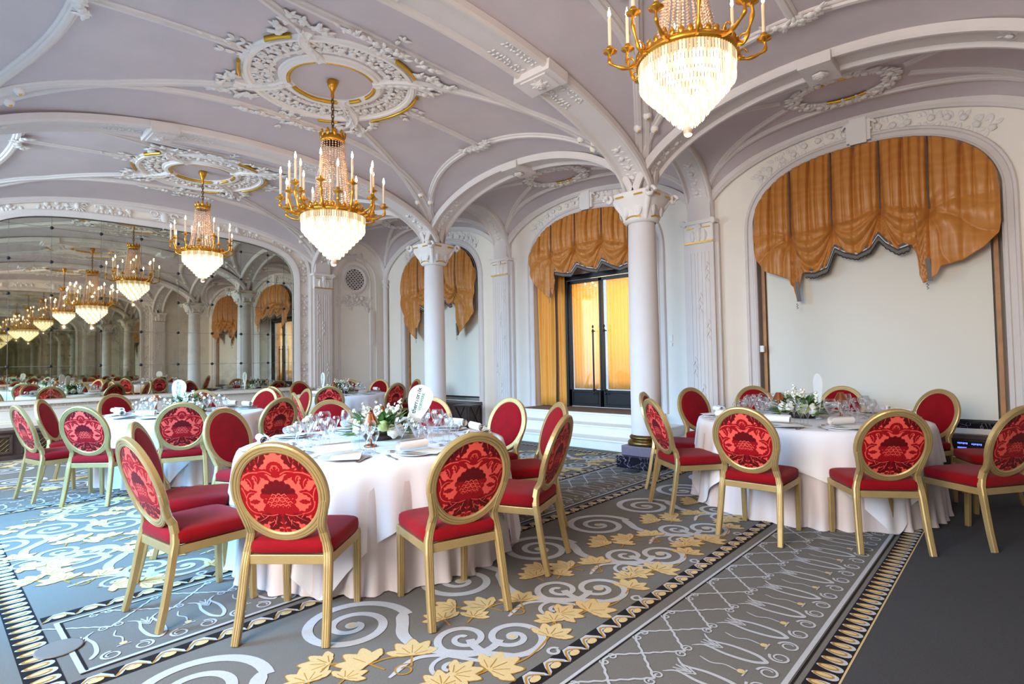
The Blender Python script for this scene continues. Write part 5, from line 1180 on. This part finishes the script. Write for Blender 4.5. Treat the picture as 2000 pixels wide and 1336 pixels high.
# flower centrepieces
def flowers(label):
    t = thing('flower_centrepiece', label, 'flowers', group='white flower centrepieces'); rnd = random.Random(4); random.seed(11)
    m = MB(); m.lathe([(.0,0),(.10,0),(.12,.03),(.10,.05),(0,.05)], 24, cap=False); obj('bowl', m, M['darkbrown'], t)
    m = MB()
    for q in range(150):
        a = rnd.random()*2*PI; e = rnd.uniform(-.1, 1.4); d = np.array((math.cos(a)*math.cos(e), math.sin(a)*math.cos(e), math.sin(e))); p = np.array((.13*d[0], .13*d[1], .05+.06*max(0, d[2])))+d*rnd.uniform(0,.05)
        n = np.cross(d, (0,0,1.)); n = np.cross(n, d)+np.array((0,0,.3)); n /= np.linalg.norm(n)+1e-9; m.leaf(p, d, n, rnd.uniform(.08,.16), rnd.uniform(.03,.055), .006)
    obj('foliage', m, M['green'], t)
    for q in range(9):
        a = q*2*PI/9+rnd.uniform(-.2,.2); e = rnd.uniform(.0,.6); r = rnd.uniform(.13,.17); n = np.array((math.cos(a)*math.cos(e), math.sin(a)*math.cos(e), math.sin(e)+.15)); p = np.array((r*math.cos(a), r*math.sin(a), .07+.09*e)); m = MB()
        s = rnd.uniform(.042,.052); m.blob(p, s*.8, 12, 8)
        for w in range(3): m.rose(p+n*s*(.1+.25*w), n+np.array([rnd.uniform(-.2,.2) for _ in range(3)]), s*(1.0-.22*w))
        obj('rose', m, M['lime'] if q % 3 == 0 else M['petal'], t)
    for q in range(12):
        a = rnd.random()*2*PI; r = rnd.uniform(.02,.12); h = rnd.uniform(.10,.21); tilt = rnd.uniform(.1,.4); m = MB(); b = np.array((r*math.cos(a), r*math.sin(a), .09)); d = np.array((math.cos(a)*tilt, math.sin(a)*tilt, 1.))
        m.tube([b, b+d*h*.9], .003, 5, 1)
        for w in range(16): f = .35+.65*w/15; s = .012*(1.25-.5*f); m.rose(b+d*h*f+np.array([rnd.uniform(-1,1)*.028*(1.2-.6*f) for _ in range(3)]), np.array([rnd.uniform(-1,1), rnd.uniform(-1,1), rnd.uniform(0,1)]), s*1.2)
        obj('blossom_spire', m, [M['petal'], M['green']], t)
    return t
FL = [('A', 'low white rose arrangement in the middle of the nearest table'), ('D', 'white flower arrangement in the middle of the right-hand table'), ('B', 'white flower arrangement in the middle of the mirror-side table'), ('C', 'white and yellow flower arrangement in the middle of the corner table')]
f0 = None
for i, (tb, lab) in enumerate(FL):
    p = (TAB[tb][0]+.05, TAB[tb][1]+.05, ZT)
    if f0 is None: f0 = flowers(lab); f0.location = p
    else: dup(f0, p, i*1.3, lab)
# paper fans with printed lettering
def fan_text(body, size, x, y, mt, parent):
    cu = bpy.data.curves.new('lettering', 'FONT'); cu.body = body; cu.size = size; cu.align_x = 'CENTER'; cu.extrude = .0003; cu.offset = .0012
    tmp = bpy.data.objects.new('tmp', cu); COL.objects.link(tmp); dg = bpy.context.evaluated_depsgraph_get(); me = bpy.data.meshes.new_from_object(tmp.evaluated_get(dg)); bpy.data.objects.remove(tmp)
    me.materials.clear(); me.materials.append(mt); o = link('lettering', me, parent, (x, -.0035, y)); o.rotation_euler = (PI/2, 0, 0); return o
M['ink'] = mat('green_ink', srgb(30, 78, 66), .6); M['ink2'] = mat('pale_green_ink', srgb(96, 150, 124), .6)
def fan(label):
    t = thing('paper_fan', label, 'fan', group='white paper fans standing on the tables'); m = MB(); n = 40; F = []; 
    for i in range(n+1):
        f = i/n; z = .02+.40*f; w = .018+.079*math.sin(PI*min(1, .5*(max(0, f-.05)/.72)))**1.8 if f < .77 else .097*math.sqrt(max(0, 1-((f-.77)/.235)**2)); F.append((w, z))
    for yy, sgn in ((-.003, 1), (.003, -1)):
        P = [[(-w, yy, z), (0, yy, z), (w, yy, z)] for w, z in F]; m.grid(P if sgn > 0 else P[::-1], 0, False)
    m.grid([[(w*s_, -.003, z) for w, z in F] + [] for s_ in (1,)] + [[(w, .003, z) for w, z in F]], 0, False); m.grid([[(-w, .003, z) for w, z in F], [(-w, -.003, z) for w, z in F]], 0, False); obj('paper', m, M['paper'], t)
    m = MB(); m.lathe([(0,0),(.03,0),(.03,.006),(.01,.012),(.008,.05)], 16); obj('holder', m, M['plastic'], t)
    o = fan_text('thermomix', .047, -.012, .27, M['ink'], t); o.rotation_euler = (PI/2, -PI/2, 0); o.location = (-.010, -.0035, .288)
    o = fan_text('VORWERK', .030, 0, 0, M['ink2'], t); o.rotation_euler = (PI/2, -PI/2, 0); o.location = (.026, -.0035, .288)
    return t
FN = [('A', (2.70, 3.64), -.72, .27, 'white paper fan with green lettering leaning among glasses on the nearest table'), ('D', (5.72, 1.42), .65, 0, 'narrow white paper fan seen edge-on on the right-hand table'), ('B', (2.25, 7.95), -.9, .1, 'white paper fan on the mirror-side table near the mirror'), ('C', (5.30, 9.9), -1.7, 0, 'narrow white paper fan standing on the corner table')]
n0 = None
for tb, p, rz, lean, lab in FN:
    if n0 is None: n0 = fan(lab); o = n0; o.location = (*p, ZT); o.rotation_euler = (0, 0, rz)
    else: o = dup(n0, (*p, ZT), rz, lab)
    o.rotation_euler = (0, lean, rz)
